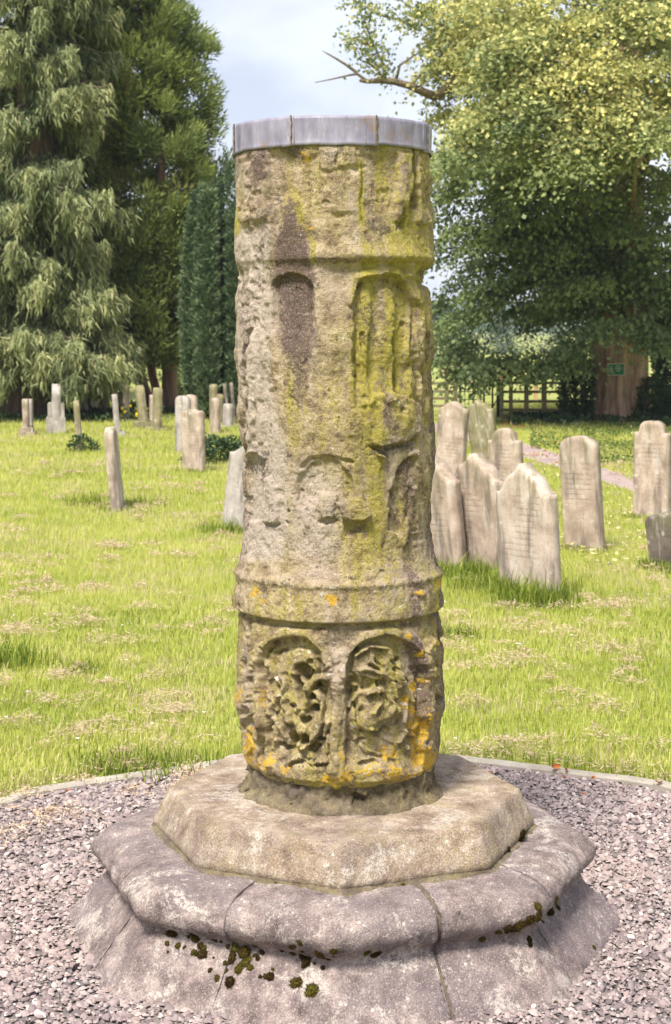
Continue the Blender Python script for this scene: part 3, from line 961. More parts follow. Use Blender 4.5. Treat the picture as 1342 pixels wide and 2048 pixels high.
# -- colour masks: crusts, algae, lichens
def blob(c, rx, ry, rot=0.0):
    dx, dy = QX - c[0], QY - c[1]
    cr, sr = math.cos(rot), math.sin(rot)
    u, w = (dx * cr + dy * sr) / rx, (-dx * sr + dy * cr) / ry
    return np.exp(-(u * u + w * w))
def pmask(pts, soft):
    return 1 - sstep(-soft, soft, poly_sdf(QX, QY, pts))
vst = fbm(P3 * np.array([16, 16, 2.2], np.float32), 4, 91)
vst2 = fbm(P3 * np.array([34, 34, 3.0], np.float32), 4, 95)
purple = pmask([p1(395, 505), p1(440, 540), p1(465, 640), p1(515, 740), p1(550, 960), p1(545, 1342), p2(530, 200), p2(470, 320), p2(400, 180), p2(340, 60), p1(320, 1342), p1(285, 1060), p1(305, 780), p1(360, 680)], 13) * (0.86 + 0.25 * vst2)
purple = np.maximum(purple, pmask([p2(400, 180), p2(530, 160), p2(510, 400), p2(480, 460), p2(410, 380)], 12) * 0.6)
purple = np.maximum(purple, pmask([p1(195, 215), p1(285, 215), p1(280, 400), p1(225, 470), p1(200, 430)], 6) * 0.8)
purple = np.maximum(purple, pmask([p1(105, 215), p1(160, 215), p1(150, 420), p1(110, 300)], 6) * 0.5)
purple = np.maximum(purple, 0.55 * (1 - sstep(2, 10, seg_dist(QX, QY, [p1(120, 1000), p2(130, 100), p2(145, 330), p2(135, 560), p2(125, 820), p2(140, 1150)]))))
purple = np.maximum(purple, 0.75 * (1 - sstep(5, 15, seg_dist(QX, QY, [p3(1120, 470), p3(1175, 600), p3(1190, 800), p3(1195, 1010)]))))
purple = np.maximum(purple, 0.62 * (1 - sstep(5, 16, seg_dist(QX, QY, [p2(1110, 760), p2(1100, 1100), p3(1100, 0), p3(1130, 330)]))))
purple = np.maximum(purple, 0.6 * (1 - sstep(4, 13, seg_dist(QX, QY, [p2(955, 330), p2(980, 560)]))))
purple = np.maximum(purple, 0.6 * sstep(0.9, 0.98, sn) * sstep(2.0, 1.7, Z))
purple = np.maximum(purple, 0.45 * sstep(0.1, 0.45, vst) * sstep(-0.2, 0.4, vst2))
algae = 0.95 * pmask([p1(800, 640), p1(1230, 620), p1(1250, 1342), p2(1240, 560), p2(1000, 640), p2(990, 760), p2(980, 1050), p2(850, 1060), p2(800, 700), p2(740, 200), p1(760, 1000)], 22)
algae *= 0.72 + 0.5 * vst
algae = np.maximum(algae, 0.9 * (1 - sstep(8, 26, seg_dist(QX, QY, [p1(880, 900), p1(860, 1342), p2(840, 300), p2(930, 620)]))))
algae = np.maximum(algae, 0.85 * (1 - sstep(4, 12, seg_dist(QX, QY, [p1(805, 300), p1(825, 660)]))))
algae = np.maximum(algae, 0.8 * (1 - sstep(4, 14, seg_dist(QX, QY, [p1(430, 470), p1(470, 640), p1(540, 760), p1(545, 880)]))))
algae = np.maximum(algae, 0.7 * (1 - sstep(3, 10, seg_dist(QX, QY, [p1(95, 580), p1(100, 720)]))))
algae = np.maximum(algae, 0.75 * blob(p2(830, 880), 28, 70)); algae = np.maximum(algae, 0.6 * blob(p2(900, 1050), 30, 60))
algae = np.maximum(algae, 0.50 * sstep(0.05, 0.5, vst2) * sstep(470, 700, PX))
algae = np.maximum(algae, (0.42 + 0.5 * vst + 0.3 * vst2) * sstep(600, 740, PX) * sstep(1240, 1100, PY))
algae = np.maximum(algae, (0.30 + 0.5 * vst2) * sstep(520, 600, PX) * sstep(1240, 1000, PY))
algae = np.maximum(algae, 0.55 * pmask([p1(900, 300), p1(1230, 240), p1(1230, 640), p1(960, 620)], 20) * (0.8 + vst2))
algae = np.maximum(algae, 0.6 * (1 - sstep(4, 12, seg_dist(QX, QY, [p3(1245, 60), p3(1250, 400), p3(1250, 700)]))))
algae = np.maximum(algae, 0.42 * sstep(1130, 1200, PY) * (0.8 + vst)); algae = np.maximum(algae, 0.75 * sstep(1535, 1570, PY) * sstep(-1, 0.2, vst2))
algae = np.maximum(algae, 0.40 * pmask([p2(330, 380), p2(800, 380), p2(800, 720), p2(330, 700)], 30))
pale = 0.85 * pmask([p1(80, 700), p1(290, 650), p1(280, 1342), p2(330, 500), p2(400, 800), p2(420, 1100), p2(380, 1342), p2(120, 1342), p2(150, 700), p2(90, 100)], 22)
pale = np.maximum(pale, 0.55 * pmask([p2(440, 780), p2(780, 800), p2(700, 1342), p2(380, 1342)], 25))
pale = np.maximum(pale, 0.6 * blob(p1(640, 270), 22, 26)); pale = np.maximum(pale, 0.35 * sstep(0.0, 0.5, -vst))
orange = np.zeros_like(T)
for (a, b, rx, ry, s) in [(1175, 1010, 18, 60, .75), (1200, 1150, 28, 32, .85), (1010, 1140, 30, 24, .6), (640, 1285, 22, 12, .9), (750, 1270, 22, 18, .9), (720, 1150, 8, 16, .6),
                          (225, 190, 14, 10, .85), (270, 240, 6, 6, .8), (652, 228, 11, 11, 1.1), (1136, 182, 8, 6, 1.0), (1098, 440, 6, 9, 1.0), (1155, 755, 8, 12, 1.0),
                          (1100, 845, 14, 16, .95), (1160, 900, 7, 22, .8), (250, 1180, 24, 22, .75), (160, 1100, 16, 40, .75), (240, 800, 9, 30, .6), (375, 1230, 16, 16, .6),
                          (1255, 130, 5, 10, 1.0), (1275, 480, 4, 9, .9), (95, 790, 10, 22, .7), (440, 207, 6, 4, .8), (1040, 1250, 60, 20, .7), (850, 1240, 30, 14, .5), (1160, 540, 5, 8, .8), (1195, 700, 6, 8, .8), (300, 345, 5, 4, .7)]:
    orange = np.maximum(orange, s * blob(p3(a, b), rx, ry))
orange = np.maximum(orange, 0.9 * blob(p1(535, 690), 11, 5)); orange = np.maximum(orange, 0.6 * blob(p1(520, 260), 14, 20))
white = np.zeros_like(T)
for (a, b, rx, ry) in [(640, 165, 6, 4), (600, 192, 6, 4), (300, 705, 9, 7), (330, 795, 5, 3), (638, 660, 4, 4), (710, 628, 4, 3), (790, 985, 6, 4), (820, 995, 4, 3), (548, 985, 5, 4), (630, 990, 5, 3), (1098, 852, 7, 5), (540, 1360, 6, 5), (510, 538, 4, 3)]:
    white = np.maximum(white, blob(p3(a, b), rx, ry))
for k in range(150):
    c = (random.uniform(480, 870), random.uniform(1150, 1560) if random.random() < 0.75 else random.uniform(320, 1150))
    r_ = random.uniform(1.2, 2.6)
    ii = np.nonzero((np.abs(QX - c[0]) < 8) & (np.abs(QY - c[1]) < 8))[0]
    white[ii] = np.maximum(white[ii], 0.9 * np.exp(-((QX[ii] - c[0]) ** 2 + (QY[ii] - c[1]) ** 2) / r_ ** 2))
grime = 0.75 * pmask([p1(300, 200), p1(520, 200), p1(500, 300), p1(380, 290)], 10)
grime = np.maximum(grime, 0.7 * pmask([p1(820, 640), p1(960, 600), p1(1010, 700), p1(950, 740), p1(860, 690)], 10))
grime = np.maximum(grime, 0.55 * (1 - sstep(6, 16, seg_dist(QX, QY, [p3(600, 470), p3(760, 480), p3(800, 430)]))))
grime = np.maximum(grime, 0.5 * sstep(0.15, 0.5, fbm(P3 * 9, 4, 99)))
grime = np.maximum(grime, 0.65 * blob(p1(650, 290), 8, 25)); grime = np.maximum(grime, 0.6 * (1 - sstep(3, 9, seg_dist(QX, QY, [p1(560, 885), p1(780, 880)]))))
grime = np.maximum(grime, 0.55 * pmask([p2(860, 660), p2(1150, 600), p2(1130, 700), p2(860, 760)], 12))

ii, jj = np.meshgrid(np.arange(NZ - 1), np.arange(NTH), indexing='ij')
a_ = (ii * NTH + jj).ravel(); b_ = (ii * NTH + (jj + 1) % NTH).ravel()
F = np.stack([a_, a_ + NTH, b_ + NTH, b_], 1)
shaft = obj('shaft', npmesh('shaft', rel(SV), F, True, {'stain': np.stack([purple, algae, orange], 1), 'lichen': np.stack([white, pale, grime], 1)}), MAT_SHAFT, mon)
shaft['label'] = 'round sandstone shaft carved with three tiers of worn arcades, streaked green and brown'


# ---- lathe-like helper with an octagon plan
def octr(phi, a0, p=260):
    k = np.arange(8)
    nrm = a0 + np.pi / 8 + k * np.pi / 4
    c = np.maximum(np.cos(phi[..., None] - nrm), 0)
    return math.cos(math.pi / 8) * (c ** p).sum(-1) ** (-1.0 / p)


def sector(prof, phis, a0, octw, seed, amp, cen=(0, 0), closed=False, nsm=2, step=0.009):
    """prof: list of (r, z); grid over angle and profile"""
    prof = np.array(prof, float)
    t = np.concatenate([[0], np.cumsum(np.hypot(*np.diff(prof, axis=0).T))])
    u = np.linspace(0, t[-1], max(int(t[-1] / step), 8))
    r = np.interp(u, t, prof[:, 0]); z = np.interp(u, t, prof[:, 1])
    for _ in range(nsm):
        r[1:-1] = (r[:-2] + 2 * r[1:-1] + r[2:]) / 4; z[1:-1] = (z[:-2] + 2 * z[1:-1] + z[2:]) / 4
    oc = octr(phis, a0) * octw + (1 - octw)
    x = cen[0] + np.outer(oc * np.cos(phis), r); y = cen[1] + np.outer(oc * np.sin(phis), r)
    zz = np.repeat(z[None], len(phis), 0)
    V = np.stack([x.ravel(), y.ravel(), zz.ravel()], 1).astype(np.float32)
    rad = V.copy(); rad[:, 2] = (V[:, 2] - z.mean()) * 2.0
    rad /= np.linalg.norm(rad, axis=1)[:, None] + 1e-6
    d = amp * (1.0 * fbm(V * 7, 4, seed) + 0.45 * fbm(V * 38, 3, seed + 5) + 0.25 * fbm(V * 110, 2, seed + 9)) - amp * 0.8 * sstep(0.25, 0.6, fbm(V * 20, 3, seed + 13))
    V += rad * d[:, None]
    n, k = len(phis), len(u)
    F = []
    rng_i = range(n if closed else n - 1)
    F = [(i * k + j, i * k + j + 1, ((i + 1) % n) * k + j + 1, ((i + 1) % n) * k + j) for i in rng_i for j in range(k - 1)]
    return V, np.array(F)[:, ::-1], n, k


A_LOW, A_SLAB = R(-92.0), R(-90.5)
base_prof = [(0.40, 0.296), (0.56, 0.298), (0.66, 0.293), (0.715, 0.286), (0.758, 0.270), (0.784, 0.246), (0.790, 0.222), (0.778, 0.196), (0.752, 0.176),
             (0.735, 0.166), (0.742, 0.150), (0.770, 0.115), (0.820, 0.062), (0.870, 0.012), (0.880, -0.03)]
mbase = empty('moulded_base', (0, 0, 0)); mbase.parent = mon
cuts = [-151, -116.5, -69, -39, 8, 55, 100, 146, 209]
bvh_src = []
for k in range(len(cuts) - 1):
    gap = {-69: 0.36, -39: 0.20}
    g0, g1 = gap.get(cuts[k], 0.02), gap.get(cuts[k + 1], 0.02)
    ph = np.radians(np.linspace(cuts[k] + g0, cuts[k + 1] - g1, int((cuts[k + 1] - cuts[k]) / 0.75) + 1))
    dr = random.uniform(-0.006, 0.006)
    pr = [(r + dr, z + random.uniform(-0.002, 0.002)) for r, z in base_prof]
    V, F, n, kk = sector(pr, ph, A_LOW, 0.985, 200 + k, 0.0105)
    # round the block ends towards the joint
    e = np.minimum(np.arange(n), np.arange(n)[::-1])
    i_ = np.arange(n)
    sh = np.repeat(np.exp(-(i_ / 1.3) ** 2) * (0.006 if g0 > 0.1 else 0.0) + np.exp(-(i_[::-1] / 1.3) ** 2) * (0.006 if g1 > 0.1 else 0.0), kk)
    for i0, gg, sg_ in ((0, g0, 1), (n - 1, g1, -1)):
        sl = slice(i0 * kk, (i0 + 1) * kk)
        pp = V[sl]
        tang = np.stack([-pp[:, 1], pp[:, 0]], 1) / np.maximum(np.hypot(pp[:, 0], pp[:, 1]), 0.1)[:, None]
        am = 0.006 if gg > 0.1 else 0.0
        V[sl, :2] += tang * (sg_ * am * np.abs(fbm(pp * 22, 3, 555 + k)) * 2.2)[:, None]
    V[:, :2] *= (1 - sh / np.maximum(np.hypot(V[:, 0], V[:, 1]), 0.1))[:, None]
    # end faces
    c0 = len(V)
    ends, fe = [], []
    for i0 in (0, n - 1):
        cpt = V[i0 * kk:(i0 + 1) * kk].mean(0); ends.append(cpt)
        ci = c0 + len(ends) - 1
        for j in range(kk - 1):
            fe.append((ci, i0 * kk + j, i0 * kk + j + 1, ci) if i0 == 0 else (ci, i0 * kk + j + 1, i0 * kk + j, ci))
    V = np.vstack([V, ends])
    me = bpy.data.meshes.new('stone_block')
    me.from_pydata(V.tolist(), [], F.tolist() + [f[:3] for f in fe])
    me.polygons.foreach_set('use_smooth', [True] * len(F) + [False] * len(fe)); me.update()
    obj('stone_block', me, MAT_BASE, mbase)
    bvh_src.append((V, F))
V, F, n, kk = sector([(r - 0.012, z - 0.008 if z > 0.2 else z) for r, z in base_prof], np.linspace(-np.pi, np.pi, 241)[:-1], A_LOW, 0.985, 300, 0.008, closed=True)
obj('mortar_joint', npmesh('mortar_joint', V, F, True), MAT_MORTAR, mbase)
# spilled mortar round the foot
V, F, n, kk = sector([(0.70, 0.018), (0.84, 0.012), (0.885, 0.009), (0.90, 0.002), (0.91, -0.02)], np.linspace(-np.pi, np.pi, 361)[:-1], A_LOW, 0.97, 310, 0.018, closed=True)
obj('mortar_foot', npmesh('mortar_foot', V, F, True), MAT_BASE, mbase)

slab_prof = [(0.0, 0.421), (0.25, 0.420), (0.42, 0.417), (0.52, 0.415), (0.549, 0.414), (0.555, 0.406), (0.572, 0.370), (0.592, 0.330), (0.599, 0.316), (0.594, 0.300), (0.585, 0.292), (0.45, 0.29)]
V, F, n, kk = sector(slab_prof, np.linspace(-np.pi, np.pi, 361)[:-1], A_SLAB, 1.0, 330, 0.0034, closed=True, nsm=1, step=0.008)
slab = obj('octagonal_slab', npmesh('octagonal_slab', V, F, True), MAT_SLAB, mon)
bvh_src.append((V, F))
V, F, n, kk = sector([(0.50, 0.312), (0.585, 0.308), (0.603, 0.300), (0.622, 0.288), (0.64, 0.275)], np.linspace(-np.pi, np.pi, 361)[:-1], A_SLAB, 0.985, 340, 0.012, closed=True)
obj('mortar_bed', npmesh('mortar_bed', V, F, True), MAT_MORTAR, mon)
V, F, n, kk = sector([(0.05, 0.51), (0.286, 0.51), (0.288, 0.48), (0.291, 0.448), (0.298, 0.438), (0.306, 0.433), (0.314, 0.427), (0.320, 0.408)], np.linspace(-np.pi, np.pi, 301)[:-1], 0, 0.0, 350, 0.032, cen=(-0.005, 0), closed=True)
obj('mortar_collar', npmesh('mortar_collar', V, F, True), MAT_MORTAR, mon)

# ---- lead cap
SEAMS = []
cap = empty('lead_cap', (-0.033, 0, 0)); cap.parent = mon
bnd = [-1.29, -0.40, 0.42, 1.155, 2.0, 2.88, 3.75, 4.45]
CR, CZ0, CZ1 = 0.3135, 2.386, 2.474


def lead_sheet(t0, t1, r, flat, z0, z1, seed, thick=0.004):
    n, k = 26, 10
    tt = np.linspace(t0, t1, n); zz_ = np.linspace(z0, z1, k)
    mid, half = (t0 + t1) / 2, (t1 - t0) / 2
    fl = 1 - flat * (1 - math.cos(half)) * (1 - ((tt - mid) / half) ** 2)
    G, Zg = np.meshgrid(tt, zz_, indexing='ij'); Fl = np.repeat(fl[:, None], k, 1)
    P = np.stack([G.ravel() * 3, Zg.ravel() * 8, np.full(n * k, seed)], 1)
    rr = r * Fl.ravel() + 0.0035 * fbm(P * 2.2, 3, seed) + 0.003 * np.exp(-((Zg.ravel() - z0) / 0.006) ** 2)
    zf = Zg.ravel() + 0.003 * vnoise(P * 2, seed + 3) * (Zg.ravel() < z0 + 0.01)
    V1 = np.stack([rr * np.sin(G.ravel()), -rr * np.cos(G.ravel()), zf], 1)
    V2 = np.stack([(rr - thick) * np.sin(G.ravel()), -(rr - thick) * np.cos(G.ravel()), zf], 1)
    F = [(i * k + j, (i + 1) * k + j, (i + 1) * k + j + 1, i * k + j + 1) for i in range(n - 1) for j in range(k - 1)]
    m_ = n * k
    F += [tuple(m_ + q for q in f[::-1]) for f in F]
    for i in range(n - 1):
        F.append((i * k, m_ + i * k, m_ + (i + 1) * k, (i + 1) * k)); F.append((i * k + k - 1, (i + 1) * k + k - 1, m_ + (i + 1) * k + k - 1, m_ + i * k + k - 1))
    for j in range(k - 1):
        F.append((j, j + 1, m_ + j + 1, m_ + j)); F.append(((n - 1) * k + j, m_ + (n - 1) * k + j, m_ + (n - 1) * k + j + 1, (n - 1) * k + j + 1))
    return npmesh('lead', np.vstack([V1, V2]), np.array(F), True)


for k in range(8):
    t0, t1 = bnd[k], bnd[(k + 1) % 8] + (2 * math.pi if k == 7 else 0)
    obj('lead_panel', lead_sheet(t0 - 0.03, t1 + 0.03, CR + random.uniform(-0.001, 0.001), 0.14, CZ0 + random.uniform(-0.002, 0.003), CZ1, 20 + k), MAT_LEAD, cap)
    obj('lead_lap', lead_sheet(t1 - 0.095, t1 + 0.0, CR + 0.0018, 0.0, CZ0 - 0.0005, CZ1 + 0.0012, 40 + k, 0.005), MAT_LEAD, cap)
for k in range(8):
    t1 = bnd[(k + 1) % 8] + (2 * math.pi if k == 7 else 0)
    zz_ = np.linspace(CZ0 - 0.001, CZ1 + 0.003, 9)
    rr_ = CR + 0.0025
    pts_ = [(rr_ * math.sin(t1 + 0.004 * math.sin(z * 190 + k)), -rr_ * math.cos(t1 + 0.004 * math.sin(z * 190 + k)), z) for z in zz_]
    SEAMS.append(pts_)
th = np.linspace(0, 2 * np.pi, 73)[:-1]
V = [(0, 0, CZ1 + 0.02)]
for r, z in [(0.1, CZ1 + 0.019), (0.2, CZ1 + 0.013), (0.285, CZ1 + 0.003), (0.303, CZ1 - 0.003)]:
    V += [(r * math.cos(a), r * math.sin(a), z) for a in th]
F3 = [(0, 1 + i, 1 + (i + 1) % 72) for i in range(72)]
F4 = [(1 + r * 72 + i, 1 + (r + 1) * 72 + i, 1 + (r + 1) * 72 + (i + 1) % 72, 1 + r * 72 + (i + 1) % 72) for r in range(3) for i in range(72)]
me = bpy.data.meshes.new('lead_top'); me.from_pydata(V, [], F3 + F4); me.update()
me.polygons.foreach_set('use_smooth', [True] * len(me.polygons))
obj('lead_top', me, MAT_LEAD, cap)

def mini_tube(pts, r_, n=7):
    V = []
    for p in pts:
        a0 = math.atan2(p[1], p[0])
        for j in range(n):
            a = 2 * math.pi * j / n
            V.append((p[0] + r_ * math.cos(a), p[1] + r_ * math.sin(a), p[2]))
    k = len(pts)
    F = [(i * n + j, i * n + (j + 1) % n, (i + 1) * n + (j + 1) % n, (i + 1) * n + j) for i in range(k - 1) for j in range(n)]
    return npmesh('seam', np.array(V), np.array(F), True)
m = M('seam_grime')
n1 = m.noise(m.coords('Object'), 60.0, 4, 0.6)
m.principled(m.ramp(n1, [(0.35, (0.08, 0.06, 0.035)), (0.65, (0.22, 0.18, 0.13))]), 0.9)
for p_ in SEAMS:
    obj('seam', mini_tube(p_, 0.0024), m.m, cap)

# ---- moss cushions growing in the joints of the base
from mathutils.bvhtree import BVHTree
AV, AF, off = [], [], 0
for V, F in bvh_src:
    AV += [(x + BC[0], y + BC[1], z) for x, y, z in V.tolist()]; AF += [tuple(i + off for i in f) for f in F.tolist()]; off += len(V)
BV = BVHTree.FromPolygons(AV, AF)


def hit(px, py):
    d = Vector(((px - CX) / FPX, 1.0, -(py - HOR) / FPX)).normalized()
    return BV.ray_cast(Vector((0, 0, CAM_H)), d)


def ico(sub):
    import bmesh
    bm = bmesh.new(); bmesh.ops.create_icosphere(bm, subdivisions=sub, radius=1.0)
    V = np.array([v.co[:] for v in bm.verts], np.float32); F = np.array([[v.index for v in f.verts] for f in bm.faces]); bm.free()
    return V, F


IV3, IF3 = ico(3)
moss_mesh = []
for sd in range(6):
    n_ = fbm(IV3 * 2.2, 3, 400 + sd)
    V = IV3 * (1 + 0.5 * n_ + 0.35 * fbm(IV3 * 6, 2, 430 + sd))[:, None]
    V[:, 2] *= 0.55
    pick = rng.integers(len(V), size=900)
    C0 = V[pick] * 0.95
    A0 = unit(C0 * np.array([1, 1, 1.6]) + rng.normal(size=(900, 3)) * 0.5) * rng.uniform(0.14, 0.34, (900, 1))
    B0 = unit(np.cross(A0, rng.normal(size=(900, 3)))) * 0.05
    VV = np.vstack([V * 0.92, np.stack([C0 - B0, C0 + B0, C0 + A0], 1).reshape(-1, 3)])
    FF = np.vstack([IF3, np.arange(2700).reshape(-1, 3) + len(V)])
    moss_mesh.append(npmesh('moss_cushion', VV, FF, False)); moss_mesh[-1].materials.append(MAT_MOSS)
spots = [(345, 1866, 15), (392, 1878, 13), (402, 1892, 10), (388, 1905, 9), (404, 1908, 14), (468, 1893, 16), (488, 1905, 17), (462, 1918, 13), (492, 1925, 15), (478, 1938, 13), (500, 1935, 11),
         (460, 1964, 14), (540, 1953, 14), (594, 1966, 16), (624, 1980, 17), (612, 1924, 15), (640, 1908, 14), (668, 1903, 12), (585, 1893, 10), (600, 1886, 9), (750, 1908, 16), (735, 1905, 9),
         (1017, 1856, 15), (1040, 1850, 14), (1060, 1840, 14), (1078, 1832, 12), (1098, 1822, 16), (1112, 1800, 10), (1076, 1814, 11), (1058, 1878, 10), (1060, 1890, 8), (965, 1878, 9),
         (1042, 1674, 17), (985, 1735, 12), (1015, 1701, 11), (1008, 1708, 8), (535, 1763, 9), (552, 1766, 8), (805, 1769, 8), (520, 1757, 7), (1190, 1968, 10), (1112, 2008, 8), (1188, 1895, 7), (370, 1895, 6), (430, 1880, 7)]
mr = random.Random(12)
for _ in range(46):
    x_ = mr.choice([mr.uniform(330, 520), mr.uniform(440, 700), mr.uniform(990, 1120)])
    y_ = np.interp(x_, [300, 400, 480, 560, 700, 865, 990, 1060, 1120], [1842, 1872, 1888, 1896, 1902, 1893, 1862, 1842, 1812])
    spots.append((x_, y_ + abs(mr.gauss(0, 1)) * (26 if x_ < 720 else 8), mr.uniform(3.5, 9)))
for i, (px, py, s) in enumerate(spots):
    loc, nor, idx, dist = hit(px, py)
    if loc is None: continue
    o = obj('moss_cushion', moss_mesh[i % 6], MAT_MOSS, mbase, (loc.x - BC[0], loc.y - BC[1], loc.z))
    sc = 0.72 * s / FPX * dist
    o.scale = (sc * random.uniform(0.8, 1.25), sc * random.uniform(0.8, 1.1), sc * random.uniform(0.7, 1.0))
    o.rotation_euler = (nor.to_track_quat('Z', 'Y') @ Matrix.Rotation(random.uniform(0, 6.28), 4, 'Z').to_quaternion()).to_euler()

# ------------------------------------------------------------------ gravestones
def head_outline(style, x, w, h):
    a = abs(x) / (w / 2)
    if style == 'round':
        return h - 0.30 * w * (1 - math.sqrt(max(1 - a * a, 0)))
    if style == 'halfround':
        return h - 0.48 * w * (1 - math.sqrt(max(1 - a * a, 0)))
    if style == 'shoulder':
        if a < 0.70: return h - 0.30 * w * (1 - math.sqrt(max(1 - (a / 0.72) ** 2, 0)))
        return h - 0.30 * w - 0.02
    if style == 'twin':
        if a < 0.66: return h - 0.035 * w * math.exp(-(a / 0.10) ** 2) - 0.26 * w * (1 - math.sqrt(max(1 - (a / 0.70) ** 2.6, 0)))
        return h - 0.27 * w - 0.02
    if style == 'gable':
        if a < 0.80: return h - 0.30 * w * a / 0.80 - 0.015 * math.sin(a * 9)
        return h - 0.345 * w - 0.01 * (a - 0.8)
    if style == 'ogee':
        return h - 0.24 * w * (0.5 - 0.5 * math.cos(math.pi * min(a * 1.02, 1)))
    if style == 'wavy':
        return h - 0.10 * w * (a ** 2) - 0.03 * w * math.cos(a * 12)
    return h - 0.02 * a


def slab_mesh(style, w, h, t, seed, far=False):
    nx, nz = (12, 10) if far else (26, 26)
    us = np.linspace(-1, 1, nx + 1)
    us = np.sign(us) * np.abs(us) ** 0.92
    xs = us * w / 2
    tops = np.array([head_outline(style, x, w, h) for x in xs])
    zs = np.linspace(0, 1, nz + 1)
    X = np.repeat(xs[:, None], nz + 1, 1)
    Zg = -0.12 + (tops[:, None] + 0.12) * zs[None]
    be = np.zeros_like(X)
    be[0] = be[-1] = 0.003; be[:, -1] = 0.004
    shr = np.ones_like(X); shr[0] = shr[-1] = 1.0
    Vf = np.stack([X.ravel(), (-t / 2 + be).ravel(), Zg.ravel()], 1)
    Vb = np.stack([X.ravel(), (t / 2 - be).ravel(), Zg.ravel()], 1)
    V = np.vstack([Vf, Vb]).astype(np.float32)
    d = np.stack([fbm(V * 9 + seed, 3, seed + i) for i in range(3)], 1) * np.array([0.005, 0.005, 0.006])
    V += d
    k = nz + 1; N = len(Vf)
    F = []
    for i in range(nx):
        for j in range(nz):
            a = i * k + j
            F.append((a, a + k, a + k + 1, a + 1)); F.append((N + a, N + a + 1, N + a + k + 1, N + a + k))
    for j in range(nz):
        F.append((j, j + 1, N + j + 1, N + j)); a = nx * k + j; F.append((a, N + a, N + a + 1, a + 1))
    for i in range(nx):
        a = i * k + nz; F.append((a, a + k, N + a + k, N + a))
    return npmesh('headstone', V, np.array(F), False)


GRAVES = []


def grave(px, py, top, w, t, style, yaw, lean, pitch, mat, label, plinth=None, name='gravestone'):
    g = gp(px, py)
    h = (py - top) / FPX * g.y
    seed = len(GRAVES) * 3 + 500
    rot = Matrix.Rotation(R(lean), 3, 'Y') @ Matrix.Rotation(R(yaw), 3, 'Z') @ Matrix.Rotation(R(pitch), 3, 'X')
    if plinth:
        e = empty(name, g)
        e.rotation_euler = (0, 0, 0)
        o = obj('headstone', slab_mesh(style, w, h, t, seed, g.y > 24), mat, e, (0, 0, 0.0))
        o.rotation_euler = rot.to_euler()
        for q, (pw, pt, ph) in enumerate(plinth):
            p = obj('plinth', box_np(-pw / 2, pw / 2, -pt / 2, pt / 2, -0.05, ph, 6, 0.012, seed + q, 0.02), mat, e)
            p.rotation_euler = (0, 0, R(yaw))
    else:
        e = obj(name, slab_mesh(style, w, h, t, seed, g.y > 24), mat, None, g)
        e.rotation_euler = rot.to_euler()
    tag(e, label, 'gravestone', 'old headstones standing in the churchyard', 'thing')
    GRAVES.append((g, w, t, R(yaw)))
    return e


# right-hand rows
grave(1060, 1188, 926, 0.60, 0.115, 'gable', -62, -4.6, -3, MAT_G_PALE, 'nearest pale gable-topped headstone at right, long grass along its foot')
grave(966, 1146, 906, 0.60, 0.13, 'gable', -58, -6.0, -3, MAT_G_BUFF, 'pointed buff headstone with stepped coping, second from the pillar in the near right row')
grave(880, 1138, 905, 0.60, 0.12, 'gable', -60, -7.5, -3, MAT_G_BUFF, 'leaning headstone half hidden behind the right edge of the pillar')
grave(898, 962, 802, 0.38, 0.10, 'ogee', -35, 5.0, 2, MAT_G_BUFF, 'tall streaked headstone leaning right, beside the tarmac path and closest to the pillar')
grave(977, 938, 797, 0.40, 0.11, 'gable', -42, -8.0, 2, MAT_G_MOSS, 'mossy pale headstone leaning left, in front of the iron gate')
grave(1014, 992, 856, 0.38, 0.10, 'shoulder', -32, -2.0, 0, MAT_G_BUFF, 'round-headed shouldered headstone just behind the nearest gabled one')
grave(1170, 1100, 871, 0.36, 0.10, 'round', -48, -3.2, 0, MAT_G_BUFF, 'dark streaked round-topped headstone with rows of lettering, alone at right')
grave(1304, 1036, 841, 0.36, 0.11, 'twin', -38, 0.6, 0, MAT_G_BUFF, 'shouldered headstone with notched double-curve top near the right edge')
grave(1352, 1140, 1026, 0.40, 0.12, 'wavy', -50, -7.0, 0, MAT_G_DARK, 'small dark broken headstone cut off by the right edge')
# left
grave(236, 1018, 856, 0.52, 0.095, 'wavy', -88, -5.5, 0, MAT_G_PALE, 'thin pale headstone leaning left, seen edge-on, nearest on the left lawn', [(0.30, 0.22, 0.03)])
grave(388, 943, 819, 0.32, 0.09, 'wavy', -32, -1.0, 0, MAT_G_BUFF, 'broad buff headstone with worn wavy top beside the dark green nettle patch')
grave(366, 905, 791, 0.23, 0.09, 'round', -30, 0, 0, MAT_G_GREY, 'rounded pale headstone behind and left of the wavy-topped one')
grave(381, 896, 789, 0.22, 0.09, 'round', -30, 0, 0, MAT_G_BUFF, 'rounded headstone whose pinkish head shows just above the wavy-topped one')
grave(490, 1062, 885, 0.46, 0.12, 'ogee', -35, 6.0, 0, MAT_G_GREY, 'pale headstone leaning right, half hidden behind the left edge of the pillar')
grave(54, 872, 797, 0.30, 0.10, 'flat', -84, -2.5, 0, MAT_G_BUFF, 'narrow brown headstone on a low plinth, leftmost of a close pair', [(0.42, 0.30, 0.08), (0.34, 0.22, 0.16)])
grave(61, 866, 798, 0.26, 0.09, 'flat', -84, -1.0, 0, MAT_G_GREY, 'narrow grey headstone, right-hand one of the close pair by the dark trunk')
grave(112, 867, 768, 0.28, 0.16, 'gable', -80, 0.5, 0, MAT_G_GREY, 'tall pale grey pillar-like headstone with stepped foot at left', [(0.34, 0.34, 0.30), (0.26, 0.28, 0.55)])
grave(160, 900, 801, 0.34, 0.09, 'wavy', -82, -4.5, 0, MAT_G_MOSS, 'narrow mossy headstone leaning left with a weed at its foot')
